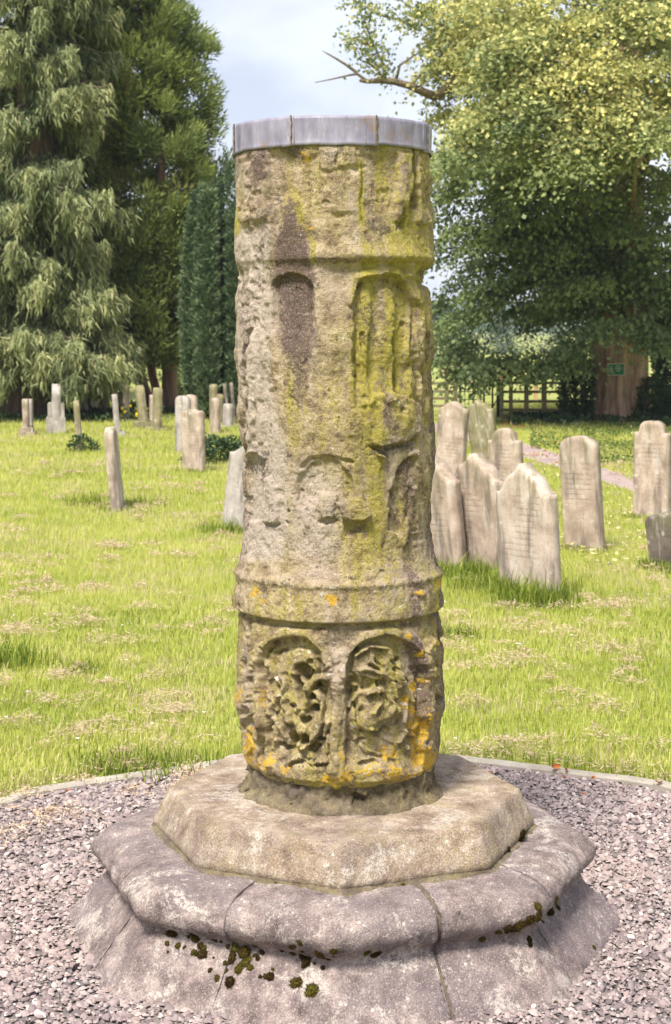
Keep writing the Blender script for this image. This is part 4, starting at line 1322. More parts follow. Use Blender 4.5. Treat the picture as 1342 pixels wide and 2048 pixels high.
grave(236, 872, 788, 0.30, 0.10, 'flat', -82, -5.0, 0, MAT_G_GREY, 'narrow pale headstone on a small brown plinth, leaning left', [(0.32, 0.24, 0.09)])
grave(288, 855, 770, 0.34, 0.15, 'round', -76, -6.5, 0, MAT_G_MOSS, 'yellowish round-topped headstone on plinth leaning left before the slanting trunk', [(0.55, 0.34, 0.12)])
grave(314, 860, 775, 0.28, 0.15, 'round', -76, 1.0, 0, MAT_G_MOSS, 'upright headstone with yellow lichen, right of the leaning one on plinth', [(0.5, 0.34, 0.05)])
grave(305, 848, 789, 0.24, 0.10, 'flat', -76, 0.0, 0, MAT_G_BUFF, 'short plain headstone partly behind the upright lichen-spotted one')
grave(431, 866, 796, 0.24, 0.12, 'round', -68, 0.5, 0, MAT_G_BUFF, 'narrow headstone with a side notch near the pillar, left of the small grey one')
grave(456, 854, 807, 0.22, 0.12, 'round', -60, 0.0, 0, MAT_G_GREY, 'small grey round-topped headstone just left of the pillar', [(0.42, 0.30, 0.03)])
grave(427, 847, 768, 0.20, 0.12, 'round', -70, 0.0, 0, MAT_G_MOSS, 'dull mossy headstone behind the notched one')
grave(441, 848, 788, 0.18, 0.10, 'flat', -70, -1.0, 0, MAT_G_MOSS, 'short greenish headstone before the columnar yew')
grave(456, 847, 766, 0.34, 0.07, 'round', -84, -5.0, 0, MAT_G_DARK, 'dark thin slab leaning left before the columnar yew')
grave(468, 846, 764, 0.34, 0.07, 'round', -84, -4.0, 0, MAT_G_DARK, 'dark thin slab closest to the pillar before the columnar yew')
grave(397, 822, 768, 0.40, 0.08, 'round', -72, -3.0, 0, MAT_G_GREY, 'pale thin headstone leaning left, in the gap left of the yew')
grave(388, 822, 762, 0.30, 0.10, 'round', -72, 0.0, 0, MAT_G_MOSS, 'upright greenish headstone in the gap between red trunk and yew')
grave(92, 838, 786, 0.36, 0.09, 'round', -64, -2.0, 0, MAT_G_GREY, 'small grey headstone right beside the dark conifer trunk')
grave(118, 832, 787, 0.30, 0.09, 'flat', -70, 1.0, 0, MAT_G_BUFF, 'small brown-topped headstone behind the stepped grey pillar stone')
grave(125, 834, 792, 0.24, 0.09, 'round', -60, 0.0, 0, MAT_G_PALE, 'little pale headstone right of the stepped grey pillar stone')
grave(152, 832, 783, 0.24, 0.09, 'flat', -75, 0.0, 0, MAT_G_GREY, 'blue-grey upright stone, leftmost of the dense middle cluster')
grave(163, 834, 784, 0.26, 0.09, 'flat', -75, -3.0, 0, MAT_G_BUFF, 'cream upright stone in the dense middle cluster')
grave(174, 834, 782, 0.26, 0.08, 'wavy', -78, -6.0, 0, MAT_G_PALE, 'pale leaning stone with white head in the dense middle cluster')
grave(180, 833, 786, 0.34, 0.08, 'flat', -78, -8.0, 0, MAT_G_DARK, 'black stone leaning left in the dense middle cluster')
grave(188, 822, 782, 0.40, 0.09, 'gable', -40, 0.0, 0, MAT_G_PALE, 'broad pale gabled stone far back in the middle cluster')
grave(199, 820, 787, 0.26, 0.09, 'round', -50, 0.0, 0, MAT_G_GREY, 'small grey stone far back, right of the broad pale gabled one')
grave(208, 834, 770, 0.26, 0.10, 'flat', -78, -1.5, 0, MAT_G_MOSS, 'tall dark olive upright stone in the middle cluster')
grave(213, 818, 789, 0.22, 0.09, 'round', -60, 0.0, 0, MAT_G_PALE, 'tiny pale stone far back between two tall dark uprights')
grave(229, 832, 782, 0.24, 0.10, 'flat', -76, 0.0, 0, MAT_G_DARK, 'dark brown stone close behind the narrow stone on a brown plinth')
grave(251, 842, 768, 0.30, 0.13, 'flat', -72, -1.0, 0, MAT_G_BUFF, 'tall buff squared headstone on a spreading foot, left of the yellow flowers', [(0.46, 0.34, 0.06)])
grave(242, 826, 788, 0.20, 0.09, 'round', -60, 0.0, 0, MAT_G_PALE, 'small pale stone just left of the tall buff squared one')

# ------------------------------------------------------------------ tubes and leaves
# (tubes)
def tube(pts, rad, n=10, flute=0.0, seed=0, bump=0.0):
    pts = np.array([tuple(p) for p in pts], float); rad = np.array(rad, float)
    k = len(pts)
    V = []
    up = np.array([0, 0, 1.0])
    for i in range(k):
        d = pts[min(i + 1, k - 1)] - pts[max(i - 1, 0)]
        d /= np.linalg.norm(d) + 1e-9
        s = np.cross(d, up if abs(d[2]) < 0.92 else np.array([0, 1.0, 0])); s /= np.linalg.norm(s)
        u = np.cross(s, d)
        for j in range(n):
            a = 2 * math.pi * j / n
            r = rad[i] * (1 + flute * math.sin(a * 5 + seed) + flute * 0.6 * math.sin(a * 9 + 1.3 * seed))
            V.append(pts[i] + r * (math.cos(a) * s + math.sin(a) * u))
    V = np.array(V, np.float32)
    if bump:
        V += np.stack([fbm(V * 3.0, 3, seed + q) for q in range(3)], 1) * bump
    F = [(i * n + j, i * n + (j + 1) % n, (i + 1) * n + (j + 1) % n, (i + 1) * n + j) for i in range(k - 1) for j in range(n)]
    return V, np.array(F)


def merge(parts):
    Vs, Fs, o = [], [], 0
    for V, F in parts:
        Vs.append(V); Fs.append(F + o); o += len(V)
    return np.vstack(Vs), np.vstack(Fs)




def leaves(Cn, A, Bv, tint, flower=None):
    """diamond leaves: foot Cn, long axis A, half-width vector Bv"""
    n = len(Cn)
    fold = np.cross(A, Bv); fold = unit(fold) * np.linalg.norm(Bv, axis=1, keepdims=True) * 0.35
    V = np.stack([Cn, Cn + A * 0.45 + Bv + fold, Cn + A, Cn + A * 0.45 - Bv + fold], 1).reshape(-1, 3)
    F = np.arange(n * 4).reshape(-1, 4)
    fl = np.zeros(n) if flower is None else flower
    T_ = np.repeat(np.stack([np.clip(tint, 0, 1), fl, np.zeros(n)], 1), 4, 0)
    return V, F, T_


def needles(Cn, A, Bv, tint, flower=None):
    n = len(Cn)
    V = np.stack([Cn - Bv, Cn + Bv, Cn + A], 1).reshape(-1, 3)
    fl = np.zeros(n) if flower is None else flower
    return V, np.arange(n * 3).reshape(-1, 3), np.repeat(np.stack([np.clip(tint, 0, 1), fl, np.zeros(n)], 1), 3, 0)


def mergel(L):
    Vs, Fs, Ts, o = [], [], [], 0
    for V, F, T_ in L:
        Vs.append(V); Fs.append(F + o); Ts.append(T_); o += len(V)
    return np.vstack(Vs), np.vstack(Fs), np.vstack(Ts)


def leafobj(name, L, mat, parent, loc=(0, 0, 0)):
    V, F, T_ = mergel(L) if isinstance(L, list) else L
    V = V - np.array(loc)
    o = obj(name, npmesh(name, V, F, False, {'tint': T_}), mat, parent)
    return o


def rsph(n):
    return unit(rng.normal(size=(n, 3)))


def thing_tree(name, label, base):
    e = empty(name, base)
    return tag(e, label, 'tree', None, 'thing')


def wood(name, parts, mat, parent, base):
    V, F = merge(parts)
    return obj(name, npmesh(name, V - np.array(tuple(base)), F, True), mat, parent)


# ------------------------------------------------------------------ the lime tree on the right
def limetree():
    base = Vector((5.82, 32.8, 0))
    e = thing_tree('lime_tree', 'huge spreading lime tree with drooping leafy boughs and ribbed brown trunk at right', base)
    bx, by = base.x, base.y
    zs = [-0.1, 0.25, 0.8, 1.6, 2.6, 4.2, 6.5, 9.5, 13]
    V, F = tube([(bx + 0.02 * z, by, z) for z in zs], [0.68, 0.58, 0.52, 0.48, 0.50, 0.42, 0.34, 0.24, 0.1], 60, 0.11, 2, 0.06)
    wood('trunk', [(V, F)], MAT_BARK_LIME, e, base)
    # clump centres: a shell of boughs, drooping at the skirt
    n = 900
    d = rsph(n * 3)
    rad = rng.uniform(0.55, 1.0, n * 3) ** 0.6
    P = d * rad[:, None]
    P = P * np.array([4.6, 5.0, 7.6]) + np.array([bx + 0.6, by, 7.6])
    lob = fbm(unit(P - np.array([bx, by, 7.6])) * 2.3 + 3, 3, 77)
    keep = (rad < 0.86 + 0.35 * lob) & (P[:, 2] > 1.1 + 0.35 * rng.random(n * 3))
    low = P[:, 2] < 2.4
    keep &= ~(low & (np.hypot(P[:, 0] - bx, P[:, 1] - by) < 1.6))
    # a view of the trunk and the sign stays open between the boughs, as branches were lifted there
    keep &= ~((P[:, 1] < by) & (P[:, 2] < 1.85) & (P[:, 0] > bx - 0.75))
    P = P[keep][:n]
    # hand-placed boughs that shape the left outline and the sunlit front
    ex = []
    for (px, py, dd, s) in [(905, 720, 31.5, 1), (930, 735, 31.8, 1), (960, 725, 31.0, 1), (900, 690, 32, 1), (985, 735, 31.5, 1), (1020, 725, 31.2, 1), (1060, 725, 31.5, 1), (1095, 720, 31, 1), (890, 655, 32, 1), (925, 640, 31, 1),
                            (1130, 715, 31, 1), (1140, 685, 30.5, 1), (1200, 655, 30.2, 1), (1250, 650, 30.2, 1), (1300, 670, 30.2, 1), (1335, 680, 30.2, 1), (1300, 690, 30, .7), (870, 610, 32.5, .7), (895, 570, 32, .8), (880, 520, 32.5, .6), (900, 480, 32, .8), (880, 430, 32, .9), (895, 380, 32, 1),
                            (905, 330, 31.5, 1), (890, 280, 32, 1), (900, 235, 32, 1), (940, 250, 31, 1), (870, 330, 33, 1),
                            (860, 20, 32, 1), (880, 70, 32, 1), (900, 120, 31.5, 1), (930, 60, 31, 1), (845, 90, 33, .6), (870, 130, 32.5, .6),
                            (1040, 250, 29.0, 1), (1080, 220, 28.8, 1), (1120, 260, 28.6, 1), (1160, 210, 28.6, 1), (1200, 260, 28.5, 1), (1240, 230, 28.5, 1), (1100, 300, 28.8, 1), (1150, 320, 28.8, 1), (1280, 200, 28.5, 1), (1320, 240, 28.5, 1),
                            (1060, 190, 29, 1), (1110, 150, 29, 1), (1180, 130, 29, 1), (1260, 120, 29, 1), (1330, 120, 29, 1), (1010, 110, 29.5, 1), (960, 130, 30, 1), (1000, 40, 30, 1), (1080, 70, 29.5, 1), (1160, 40, 29.5, 1), (1250, 30, 29.5, 1), (1320, 30, 29.5, 1), (1210, 300, 28.6, 1), (1270, 270, 28.6, 1), (1100, 340, 29, .8)]:
        for q in range(3 if s > 0.9 else 1):
            p = at(px + random.uniform(-22, 22), py + random.uniform(-14, 14), dd + random.uniform(-0.4, 0.6) - (1.6 if dd < 30 and py < 345 else 0))
            ex.append(tuple(p))
    # tiers of boughs on the near side, so that the trunk stays hidden in the crown
    for k in range(330):
        py = random.uniform(-40, 650); px = random.uniform(905 + 25 * math.sin(py * 0.013), 1400)
        if py > 600 and 1165 < px < 1300: continue
        ex.append(tuple(at(px, py, random.uniform(27.2, 30.5) if py < 330 else random.uniform(30.6, 33.0))))
    P = np.vstack([P, np.array(ex)])
    m_ = 168
    L = []
    n = len(P)
    outd = unit((P - np.array([bx, by, 6.5])) * np.array([1, 1, 0.6]))
    size = rng.uniform(0.34, 0.62, n)
    cl_t = 0.42 + 0.16 * rng.normal(size=n)
    upper = sstep(4.2, 6.2, P[:, 2]) * sstep(-0.2, 0.6, -outd[:, 1] * 0.8 + 0.4)  # upper near side, coloured lighter and yellower to look sunlit
    # leaves sit on flat tiers that droop outward
    idx = np.repeat(np.arange(n), m_)
    N = len(idx)
    q = rng.normal(size=(N, 3)) * np.array([0.52, 0.52, 0.17])
    rr = np.hypot(q[:, 0], q[:, 1])
    q[:, 2] -= 0.30 * rr ** 2
    off = q * size[idx, None]
    # tilt tiers downwards along outd
    off[:, 2] -= 0.45 * (off * (outd[idx] * np.array([1, 1, 0]))).sum(1)
    Cn = P[idx] + off
    A = outd[idx] * 0.5 + rng.normal(size=(N, 3)) * 0.55 + np.array([0, 0, -0.45])
    ln = rng.uniform(0.065, 0.118, N)
    A = unit(A) * ln[:, None]
    Bv = unit(np.cross(A, rng.normal(size=(N, 3)) * 0.5 + np.array([0, 0, 1.0]))) * (ln * 0.40)[:, None]
    fc = upper * np.clip(0.78 + 0.7 * fbm(P * 0.7, 2, 88) + 0.25 * rng.normal(size=n), 0, 1)  # lime bracts, thickened up here to paint in the sunlit crown
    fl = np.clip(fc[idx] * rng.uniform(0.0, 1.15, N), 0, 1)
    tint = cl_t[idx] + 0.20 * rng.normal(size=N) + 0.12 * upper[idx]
    L.append(leaves(Cn, A, Bv, tint, fl))
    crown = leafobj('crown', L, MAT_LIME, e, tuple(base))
    # limbs
    parts = []
    for k in range(46):
        t = P[random.randrange(len(P))]
        z0 = max(2.2, min(t[2] * 0.62, 10))
        s = np.array([bx, by, z0]); mid = (s + t) / 2 + np.array([0, 0, 0.7]) + rng.normal(size=3) * 0.25
        pts = [(1 - u) ** 2 * s + 2 * u * (1 - u) * mid + u * u * t for u in np.linspace(0, 1, 9)]
        parts.append(tube(pts, np.linspace(0.10, 0.012, 9), 6))
    # the crooked bare limb reaching left against the sky
    limb_px = [(1080, 20, 32.5, .15), (1000, 80, 32, .13), (945, 118, 31.8, .115), (910, 155, 31.7, .11), (888, 182, 31.6, .10), (868, 192, 31.6, .095), (845, 183, 31.5, .085), (820, 172, 31.5, .075), (790, 165, 31.4, .065), (762, 162, 31.4, .055), (735, 163, 31.4, .045), (720, 162, 31.3, .03)]
    parts.append(tube([at(a, b, c) for a, b, c, r in limb_px], [r for *_, r in limb_px], 10, 0.0, 3, 0.02))
    tw = [[(765, 160), (755, 140), (735, 125), (715, 118)], [(735, 163), (715, 148), (700, 150), (665, 158), (630, 165)], [(715, 146), (690, 128), (660, 110), (645, 102)], [(770, 160), (768, 130), (750, 95), (735, 60), (720, 20)],
          [(790, 165), (800, 130), (830, 110), (850, 100)], [(820, 172), (840, 150), (862, 128), (880, 110), (905, 98)], [(840, 60), (800, 40), (760, 30), (725, 10), (690, -10)], [(945, 118), (900, 60), (850, 30), (800, 0)], [(735, 125), (745, 110), (770, 100)], [(750, 95), (720, 80), (690, 75)]]
    for k, t in enumerate(tw):
        parts.append(tube([at(a, b, 31.4 + 0.05 * k) for a, b in t], np.linspace(0.038 if k != 7 else 0.07, 0.008, len(t)), 6, 0, k))
    twp = []
    Ls = []
    for t, cnt in [(tw[3], 320), (tw[0], 120), (tw[6], 420), (tw[7], 420), (tw[8], 90), (tw[9], 200), (tw[5], 160)]:
        pp = np.array([tuple(at(a, b, 31.4)) for a, b in t])
        u = rng.random(cnt) * (len(pp) - 1); i0 = u.astype(int); f = (u - i0)[:, None]
        c = pp[i0] * (1 - f) + pp[i0 + 1] * f + rng.normal(size=(cnt, 3)) * 0.13
        A = unit(rng.normal(size=(cnt, 3)) + np.array([-0.2, 0, -0.3])) * rng.uniform(0.06, 0.11, (cnt, 1))
        Bv = unit(np.cross(A, rng.normal(size=(cnt, 3)))) * 0.032
        Ls.append(leaves(c, A, Bv, 0.55 + 0.2 * rng.normal(size=cnt), (rng.random(cnt) < 0.35) * 0.6))
    leafobj('sprays', Ls, MAT_LIME, e, tuple(base))
    tag(wood('limbs', parts, MAT_BRANCH, e, base), kind='stuff')
    return e


lime = limetree()

# green sign fixed to the trunk
sg = empty('green_sign', at(1232, 739, 32.15))
tag(sg, 'small green sign with white border and pictogram fixed to the lime trunk', 'sign', None, 'thing')
sw, sh_ = 0.33, 0.24
obj('board', box_np(-sw / 2, sw / 2, -0.006, 0.006, -sh_ / 2, sh_ / 2), MAT_SIGN_G, sg)
def flat_bar(x0, x1, z0, z1, parent, name, mat, y=-0.011):
    o = obj(name, box_np(x0, x1, y, y + 0.004, z0, z1), mat, parent); return o
for x0, x1, z0, z1 in [(-sw / 2 - 0.004, sw / 2 + 0.004, -sh_ / 2 - 0.004, -sh_ / 2 + 0.014), (-sw / 2 - 0.004, sw / 2 + 0.004, sh_ / 2 - 0.014, sh_ / 2 + 0.004)]:
    flat_bar(x0, x1, z0, z1, sg, 'border', MAT_SIGN_W)
for s in (-1, 1):
    flat_bar(s * sw / 2 - 0.008, s * sw / 2 + 0.008, -sh_ / 2 + 0.015, sh_ / 2 - 0.015, sg, 'border', MAT_SIGN_W)
V, F = [], []
for (a, b) in [((-0.10, 0.03), (-0.10, -0.01)), ((-0.10, -0.01), (-0.13, -0.055)), ((-0.10, -0.01), (-0.065, -0.05)), ((-0.10, 0.02), (-0.135, 0.0)), ((-0.10, 0.02), (-0.06, 0.01))]:
    a, b = np.array(a), np.array(b); d = unit((b - a)[None])[0]; nn = np.array([-d[1], d[0]]) * 0.011
    k = len(V)
    for q in (a - nn, a + nn, b + nn, b - nn): V.append((q[0], -0.0125, q[1]))
    F.append((k, k + 1, k + 2, k + 3))
k = len(V)
for j in range(8): V.append((-0.10 + 0.017 * math.cos(j * math.pi / 4), -0.0125, 0.052 + 0.017 * math.sin(j * math.pi / 4)))
me = bpy.data.meshes.new('pictogram'); me.from_pydata(V, [], F + [tuple(range(k, k + 8))]); me.update()
obj('pictogram', me, MAT_SIGN_W, sg)
for z, x0, x1 in [(0.055, -0.005, 0.09), (0.012, -0.02, 0.115), (-0.032, 0.0, 0.085)]:
    x = x0; V, F = [], []
    while x < x1:
        w_ = random.uniform(0.008, 0.014); k = len(V)
        hgt = random.uniform(0.020, 0.026)
        V += [(x, -0.0125, z), (x + w_, -0.0125, z), (x + w_, -0.0125, z + hgt), (x, -0.0125, z + hgt)]; F.append((k, k + 1, k + 2, k + 3)); x += w_ + 0.0035
    me = bpy.data.meshes.new('worn_lettering'); me.from_pydata(V, [], F); me.update(); obj('worn_lettering', me, MAT_SIGN_W, sg)

# ------------------------------------------------------------------ conifers on the left
def weeping(base, H, Rb, nb, seed, mat, label, name, per=46, trunk_r=0.42, low=1.4, power=0.9):
    r = np.random.default_rng(seed)
    e = thing_tree(name, label, Vector(base))
    bx, by = base[0], base[1]
    zs = np.linspace(-0.1, H, 12)
    V, F = tube([(bx, by, z) for z in zs], trunk_r * (1 - zs / H) ** 0.8 + 0.02 + 0.12 * np.exp(-zs * 3), 16, 0.05, seed, 0.03)
    wood('trunk', [(V, F)], MAT_BARK_DARK, e, base)
    hz = low + (H - low) * r.random(nb) ** 1.25
    parts, L = [], []
    for k in range(nb):
        z0 = hz[k]
        Lb = Rb * (1 - z0 / H) ** power * r.uniform(0.75, 1.15) + 0.25
        a = r.random() * 6.2832
        u = np.linspace(0, 1, 8)
        rad = Lb * u
        zz_ = z0 - 0.42 * Lb * u ** 1.4 + 0.20 * Lb * u ** 5 + (0.0)
        zz_ = np.maximum(zz_, 0.75)
        pts = np.stack([bx + rad * math.cos(a), by + rad * math.sin(a), zz_], 1)
        if k % 3 == 0: parts.append(tube(pts, np.linspace(0.05, 0.008, 8) * (0.5 + Lb / 3), 5))
        nn = int(per * (0.4 + Lb))
        uu = r.uniform(0.10, 1.0, nn) ** 0.75
        c0 = np.stack([np.interp(uu, u, pts[:, q]) for q in range(3)], 1)
        side = np.array([-math.sin(a), math.cos(a), 0])
        s = r.normal(size=nn) * 0.22 * (1.15 - uu) * (0.6 + Lb / 2)
        c0 = c0 + side * s[:, None] + np.array([0, 0, -0.25]) * np.abs(s)[:, None]
        # each hanging branchlet is a short chain of narrow sprays
        hl = r.uniform(0.15, 0.62, nn)
        ns = 11
        idx = np.repeat(np.arange(nn), ns); f = np.tile(np.linspace(0, 1, ns), nn)
        c = c0[idx] + np.array([0, 0, -1.0]) * (hl[idx] * f)[:, None] + r.normal(size=(nn * ns, 3)) * 0.035
        A = np.array([0.28 * math.cos(a), 0.28 * math.sin(a), -0.9]) + r.normal(size=(nn * ns, 3)) * 0.36
        ln = r.uniform(0.11, 0.24, nn * ns)
        A = unit(A) * ln[:, None]
        Bv = unit(np.cross(A, r.normal(size=(nn * ns, 3)))) * (ln * 0.11)[:, None]
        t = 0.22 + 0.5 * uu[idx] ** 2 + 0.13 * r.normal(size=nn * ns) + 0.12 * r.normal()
        fl = (r.random(nn * ns) < 0.05) * 0.7
        L.append(needles(c, A, Bv, t, fl))
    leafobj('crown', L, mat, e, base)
    tag(wood('branches', parts, MAT_BRANCH, e, base), kind='stuff')
    return e


pA = gp(66, 838)
weeping((pA.x, pA.y, 0), 21, 2.05, 430, 5, MAT_SPRUCE, 'pale green weeping conifer with hanging sprays and dark trunk at the left edge', 'weeping_conifer', 32, 0.50, 1.5, 0.75)
weeping((-7.9, 42.5, 0), 17, 2.7, 240, 9, MAT_SPRUCE_D, 'dark drooping conifer filling the gap between weeping conifer and red-barked cedar', 'dark_conifer', 26, 0.6, 2.0)
# a long low bough of the weeping conifer sweeps right and turns up at its tip
weeping((-9.6, 37.0, 0), 19, 2.6, 150, 15, MAT_SPRUCE, 'grey green conifer cut off by the upper left edge, behind the weeping one', 'weeping_conifer', 26, 0.5, 1.8)


def cedar():
    r = np.random.default_rng(23)
    base = (-4.02, 35.6, 0)
    e = thing_tree('red_cedar', 'tall dense green cedar with several reddish stems, centre of the left group', Vector(base))
    d = 35.6
    stems = [[(340, 832), (339, 760), (337, 700), (330, 560), (320, 300)], [(305, 832), (288, 780), (272, 735), (262, 690), (270, 560)], [(322, 832), (312, 780), (303, 735), (300, 680), (305, 500)]]
    rads = [[.20, .155, .15, .12, .08], [.13, .14, .12, .10, .06], [.11, .10, .09, .09, .05]]
    for k, (s, rd) in enumerate(zip(stems, rads)):
        pp = resample(s, 14)
        V, F = tube([at(a, b, d + 0.3 * k) for a, b in pp], np.interp(np.linspace(0, 1, 14), np.linspace(0, 1, 5), rd), 14, 0.06, k, 0.03)
        st = wood('trunk', [(V, F)], MAT_BARK_RED, e, base)
    # upright sprays gathered in clumps over an egg shaped crown
    n = 900
    H0, H1 = 1.35, 13.0
    z = H0 + (H1 - H0) * r.random(n) ** 1.35
    def crr(z):
        py = HOR - (z - CAM_H) * FPX / d
        lft = np.interp(py, [-300, 0, 100, 200, 300, 400, 500, 600, 660, 715, 730], [210, 138, 128, 145, 160, 175, 185, 190, 195, 230, 280])
        rgt = np.interp(py, [-300, 0, 100, 200, 300, 400, 500, 600, 660, 715, 730], [300, 352, 398, 408, 436, 440, 440, 440, 430, 400, 360])
        return (lft + rgt) / 2, (rgt - lft) / 2
    cx_, hw = crr(z)
    a = r.random(n) * 6.2832
    rad = np.sqrt(r.uniform(0.25, 1.0, n))
    rr = hw / FPX * d * rad
    lob = 1 + 0.16 * np.sin(a * 4 + z * 1.1) + 0.10 * r.normal(size=n)
    P = np.stack([(cx_ - CX) / FPX * d + rr * lob * np.cos(a), d + 1.15 * rr * lob * np.sin(a), z], 1)
    m_ = 235
    idx = np.repeat(np.arange(n), m_); N = n * m_
    size = r.uniform(0.22, 0.42, n)
    q = rsph(N) * (r.random(N) ** 0.45)[:, None]
    Cn = P[idx] + q * size[idx, None] * np.array([1, 1, 1.15])
    out = np.stack([np.cos(a), np.sin(a), np.zeros(n)], 1)
    A = unit(out[idx] * 0.5 + q * 0.7 + np.array([0, 0, 0.55]) + r.normal(size=(N, 3)) * 0.35)
    ln = r.uniform(0.09, 0.18, N); A = A * ln[:, None]
    Bv = unit(np.cross(A, r.normal(size=(N, 3)))) * (ln * 0.16)[:, None]
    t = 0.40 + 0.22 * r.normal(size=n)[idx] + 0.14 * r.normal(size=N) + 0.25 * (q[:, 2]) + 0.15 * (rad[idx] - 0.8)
    fl = ((r.random(n) < 0.05)[idx] & (r.random(N) < 0.35)) * 0.8
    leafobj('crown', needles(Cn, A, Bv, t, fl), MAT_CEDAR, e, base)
    parts = []
    for k in range(40):
        tt = P[r.integers(n)]; s = np.array([base[0], base[1], max(1.6, tt[2] - 1.2)])
        parts.append(tube([s + (tt - s) * u for u in np.linspace(0, 1, 5)], np.linspace(0.05, 0.01, 5), 5))
    tag(wood('branches', parts, MAT_BRANCH, e, base), kind='stuff')


cedar()


def columnar():
    r = np.random.default_rng(31)
    d = 33.2
    base = ((442 - CX) / FPX * d, d, 0)
    e = thing_tree('columnar_yew', 'dense dark columnar yew with upright fluted foliage directly left of the pillar', Vector(base))
    V, F = tube([(base[0], d, z) for z in (-0.1, 0.5, 1.5, 3.5)], [0.3, 0.22, 0.2, 0.1], 12, 0.06, 1)
    wood('trunk', [(V, F)], MAT_BARK_DARK, e, base)
    N = 130000
    n = 34
    ca = r.random(n) * 6.2832; crad = 0.2 + 0.50 * np.sqrt(r.random(n)); ctop = 5.55 - 2.0 * crad ** 1.2 + r.uniform(-0.9, 0.25, n)
    k = r.integers(n, size=N)
    u = r.random(N)
    z = 0.15 + (ctop[k] - 0.15) * u
    wr = 0.22 * np.sqrt(np.clip(1 - np.abs(u - 0.42) ** 1.7 * 1.9, 0.02, 1))
    wid = np.interp(z, [0, 1.0, 2.5, 4.5, 6.5], [0.82, 1.0, 1.06, 0.95, 0.35])
    a = r.random(N) * 6.2832
    # small cushions along every column
    bl = 0.80 + 0.30 * np.sin(z * 17 + k * 2.1 + a * 2) * np.sin(a * 3 + k)
    x = crad[k] * np.cos(ca[k]) * wid + wr * np.cos(a) * bl; y = crad[k] * np.sin(ca[k]) * wid + wr * np.sin(a) * bl
    Cn = np.stack([base[0] + x, d + y, z], 1) + r.normal(size=(N, 3)) * 0.018
    o = np.stack([np.cos(a), np.sin(a), 0.9 + 0 * a], 1) + r.normal(size=(N, 3)) * 0.45
    ln = r.uniform(0.05, 0.10, N)
    A = unit(o) * ln[:, None]
    Bv = unit(np.cross(A, r.normal(size=(N, 3)))) * (ln * 0.30)[:, None]
    t = 0.42 + 0.14 * r.normal(size=N) + 0.6 * (bl - 0.8) + 0.16 * r.normal(size=n)[k]
    leafobj('crown', needles(Cn, A, Bv, t), MAT_YEW, e, base)


columnar()


# ------------------------------------------------------------------ shrubs, hedges, distant trees
def bush(name, label, cat, c, rad, n, ls, mat, seed, box=False, dens=0.0, kind='thing', flower=0.0, stems=True):
    r = np.random.default_rng(seed)
    c = np.array(c, float); rad = np.array(rad, float)
    e = empty(name, (c[0], c[1], 0)); tag(e, label, cat, None, kind)
    if box:
        q = r.uniform(-1, 1, (n, 3)); ax = r.integers(3, size=n); sg_ = np.sign(r.normal(size=n))
        q[np.arange(n), ax] = sg_ * r.uniform(0.9, 1.03, n)
    else:
        q = rsph(n); q *= (1 + 0.35 * fbm(q * 2.4 + seed, 3, seed))[:, None] * r.uniform(0.72, 1.03, (n, 1))
    Cn = c + q * rad
    ok = Cn[:, 2] > 0.0
    q, Cn = q[ok], Cn[ok]; n = len(q)
    A = unit(q * np.array([1, 1, 0.6]) + r.normal(size=(n, 3)) * 0.6 + np.array([0, 0, 0.1])) * r.uniform(0.7, 1.2, (n, 1)) * ls
    Bv = unit(np.cross(A, r.normal(size=(n, 3)))) * ls * 0.32
    t = 0.45 + 0.18 * r.normal(size=n) + 0.4 * fbm(Cn * (0.5 / ls * 0.2), 2, seed + 3)
    leafobj('foliage', leaves(Cn, A, Bv, t, (r.random(n) < flower) * 0.9), mat, e, (c[0], c[1], 0))
    if stems:
        ps = []
        for k in range(5):
            b = np.array([c[0] + r.normal() * rad[0] * 0.2, c[1] + r.normal() * rad[1] * 0.2, 0]); t_ = c + rsph(1)[0] * rad * 0.6; t_[2] = max(t_[2], 0.2)
            ps.append(tube([b, (b + t_) / 2 + r.normal(size=3) * 0.04, t_], [0.03, 0.02, 0.01], 5))
        wood('stems', ps, MAT_BARK_DARK, e, (c[0], c[1], 0))
    return e


def bpx(px, py_c, d):
    p = at(px, py_c, d); return (p.x, p.y, p.z)


bush('ivy_bush', 'dark ivy bush growing up against the left side of the lime trunk', 'bush', (bpx(1153, 770, 32.7)[0], 32.7, 0.45), (0.33, 0.42, 0.95), 5200, 0.075, MAT_IVY, 3)
bush('ivy_bush', 'low dark ivy climbing the right foot of the lime trunk', 'bush', (6.42, 32.35, 0.2), (0.42, 0.34, 0.62), 4200, 0.07, MAT_IVY, 4)
bush('evergreen_hedge', 'dark clipped evergreen hedge behind the lime trunk at the right edge', 'hedge', (9.35, 36.5, 0.6), (1.95, 0.8, 0.75), 15000, 0.085, MAT_IVY, 5, True)
bush('hedge', 'yellow green hedge far behind the gravestones on the left', 'hedge', (-8.5, 58, 0.7), (7.5, 1.4, 1.9), 21000, 0.15, MAT_HEDGE, 6)
bush('rusty_shrub', 'low rusty brown shrub at the left edge behind the graves', 'bush', (-11.2, 52, 0.3), (1.1, 0.8, 0.55), 3500, 0.10, leafmat('rusty_leaf', [(0.0, (0.15, 0.09, 0.06)), (0.5, (0.28, 0.17, 0.13)), (1.0, (0.36, 0.25, 0.17))]), 7)
bush('leafy_bush', 'pale leafy bush in the gap between red trunk and columnar yew', 'bush', (bpx(395, 765, 43)[0], 43, 0.6), (0.75, 0.5, 0.95), 4200, 0.09, MAT_HEDGE, 8)
bush('nettle_patch', 'dark green nettle patch between wavy-topped headstone and pillar', 'plant', (gp(442, 925).x, gp(442, 925).y, 0.05), (0.46, 0.36, 0.30), 4200, 0.055, MAT_IVY, 9, stems=False)
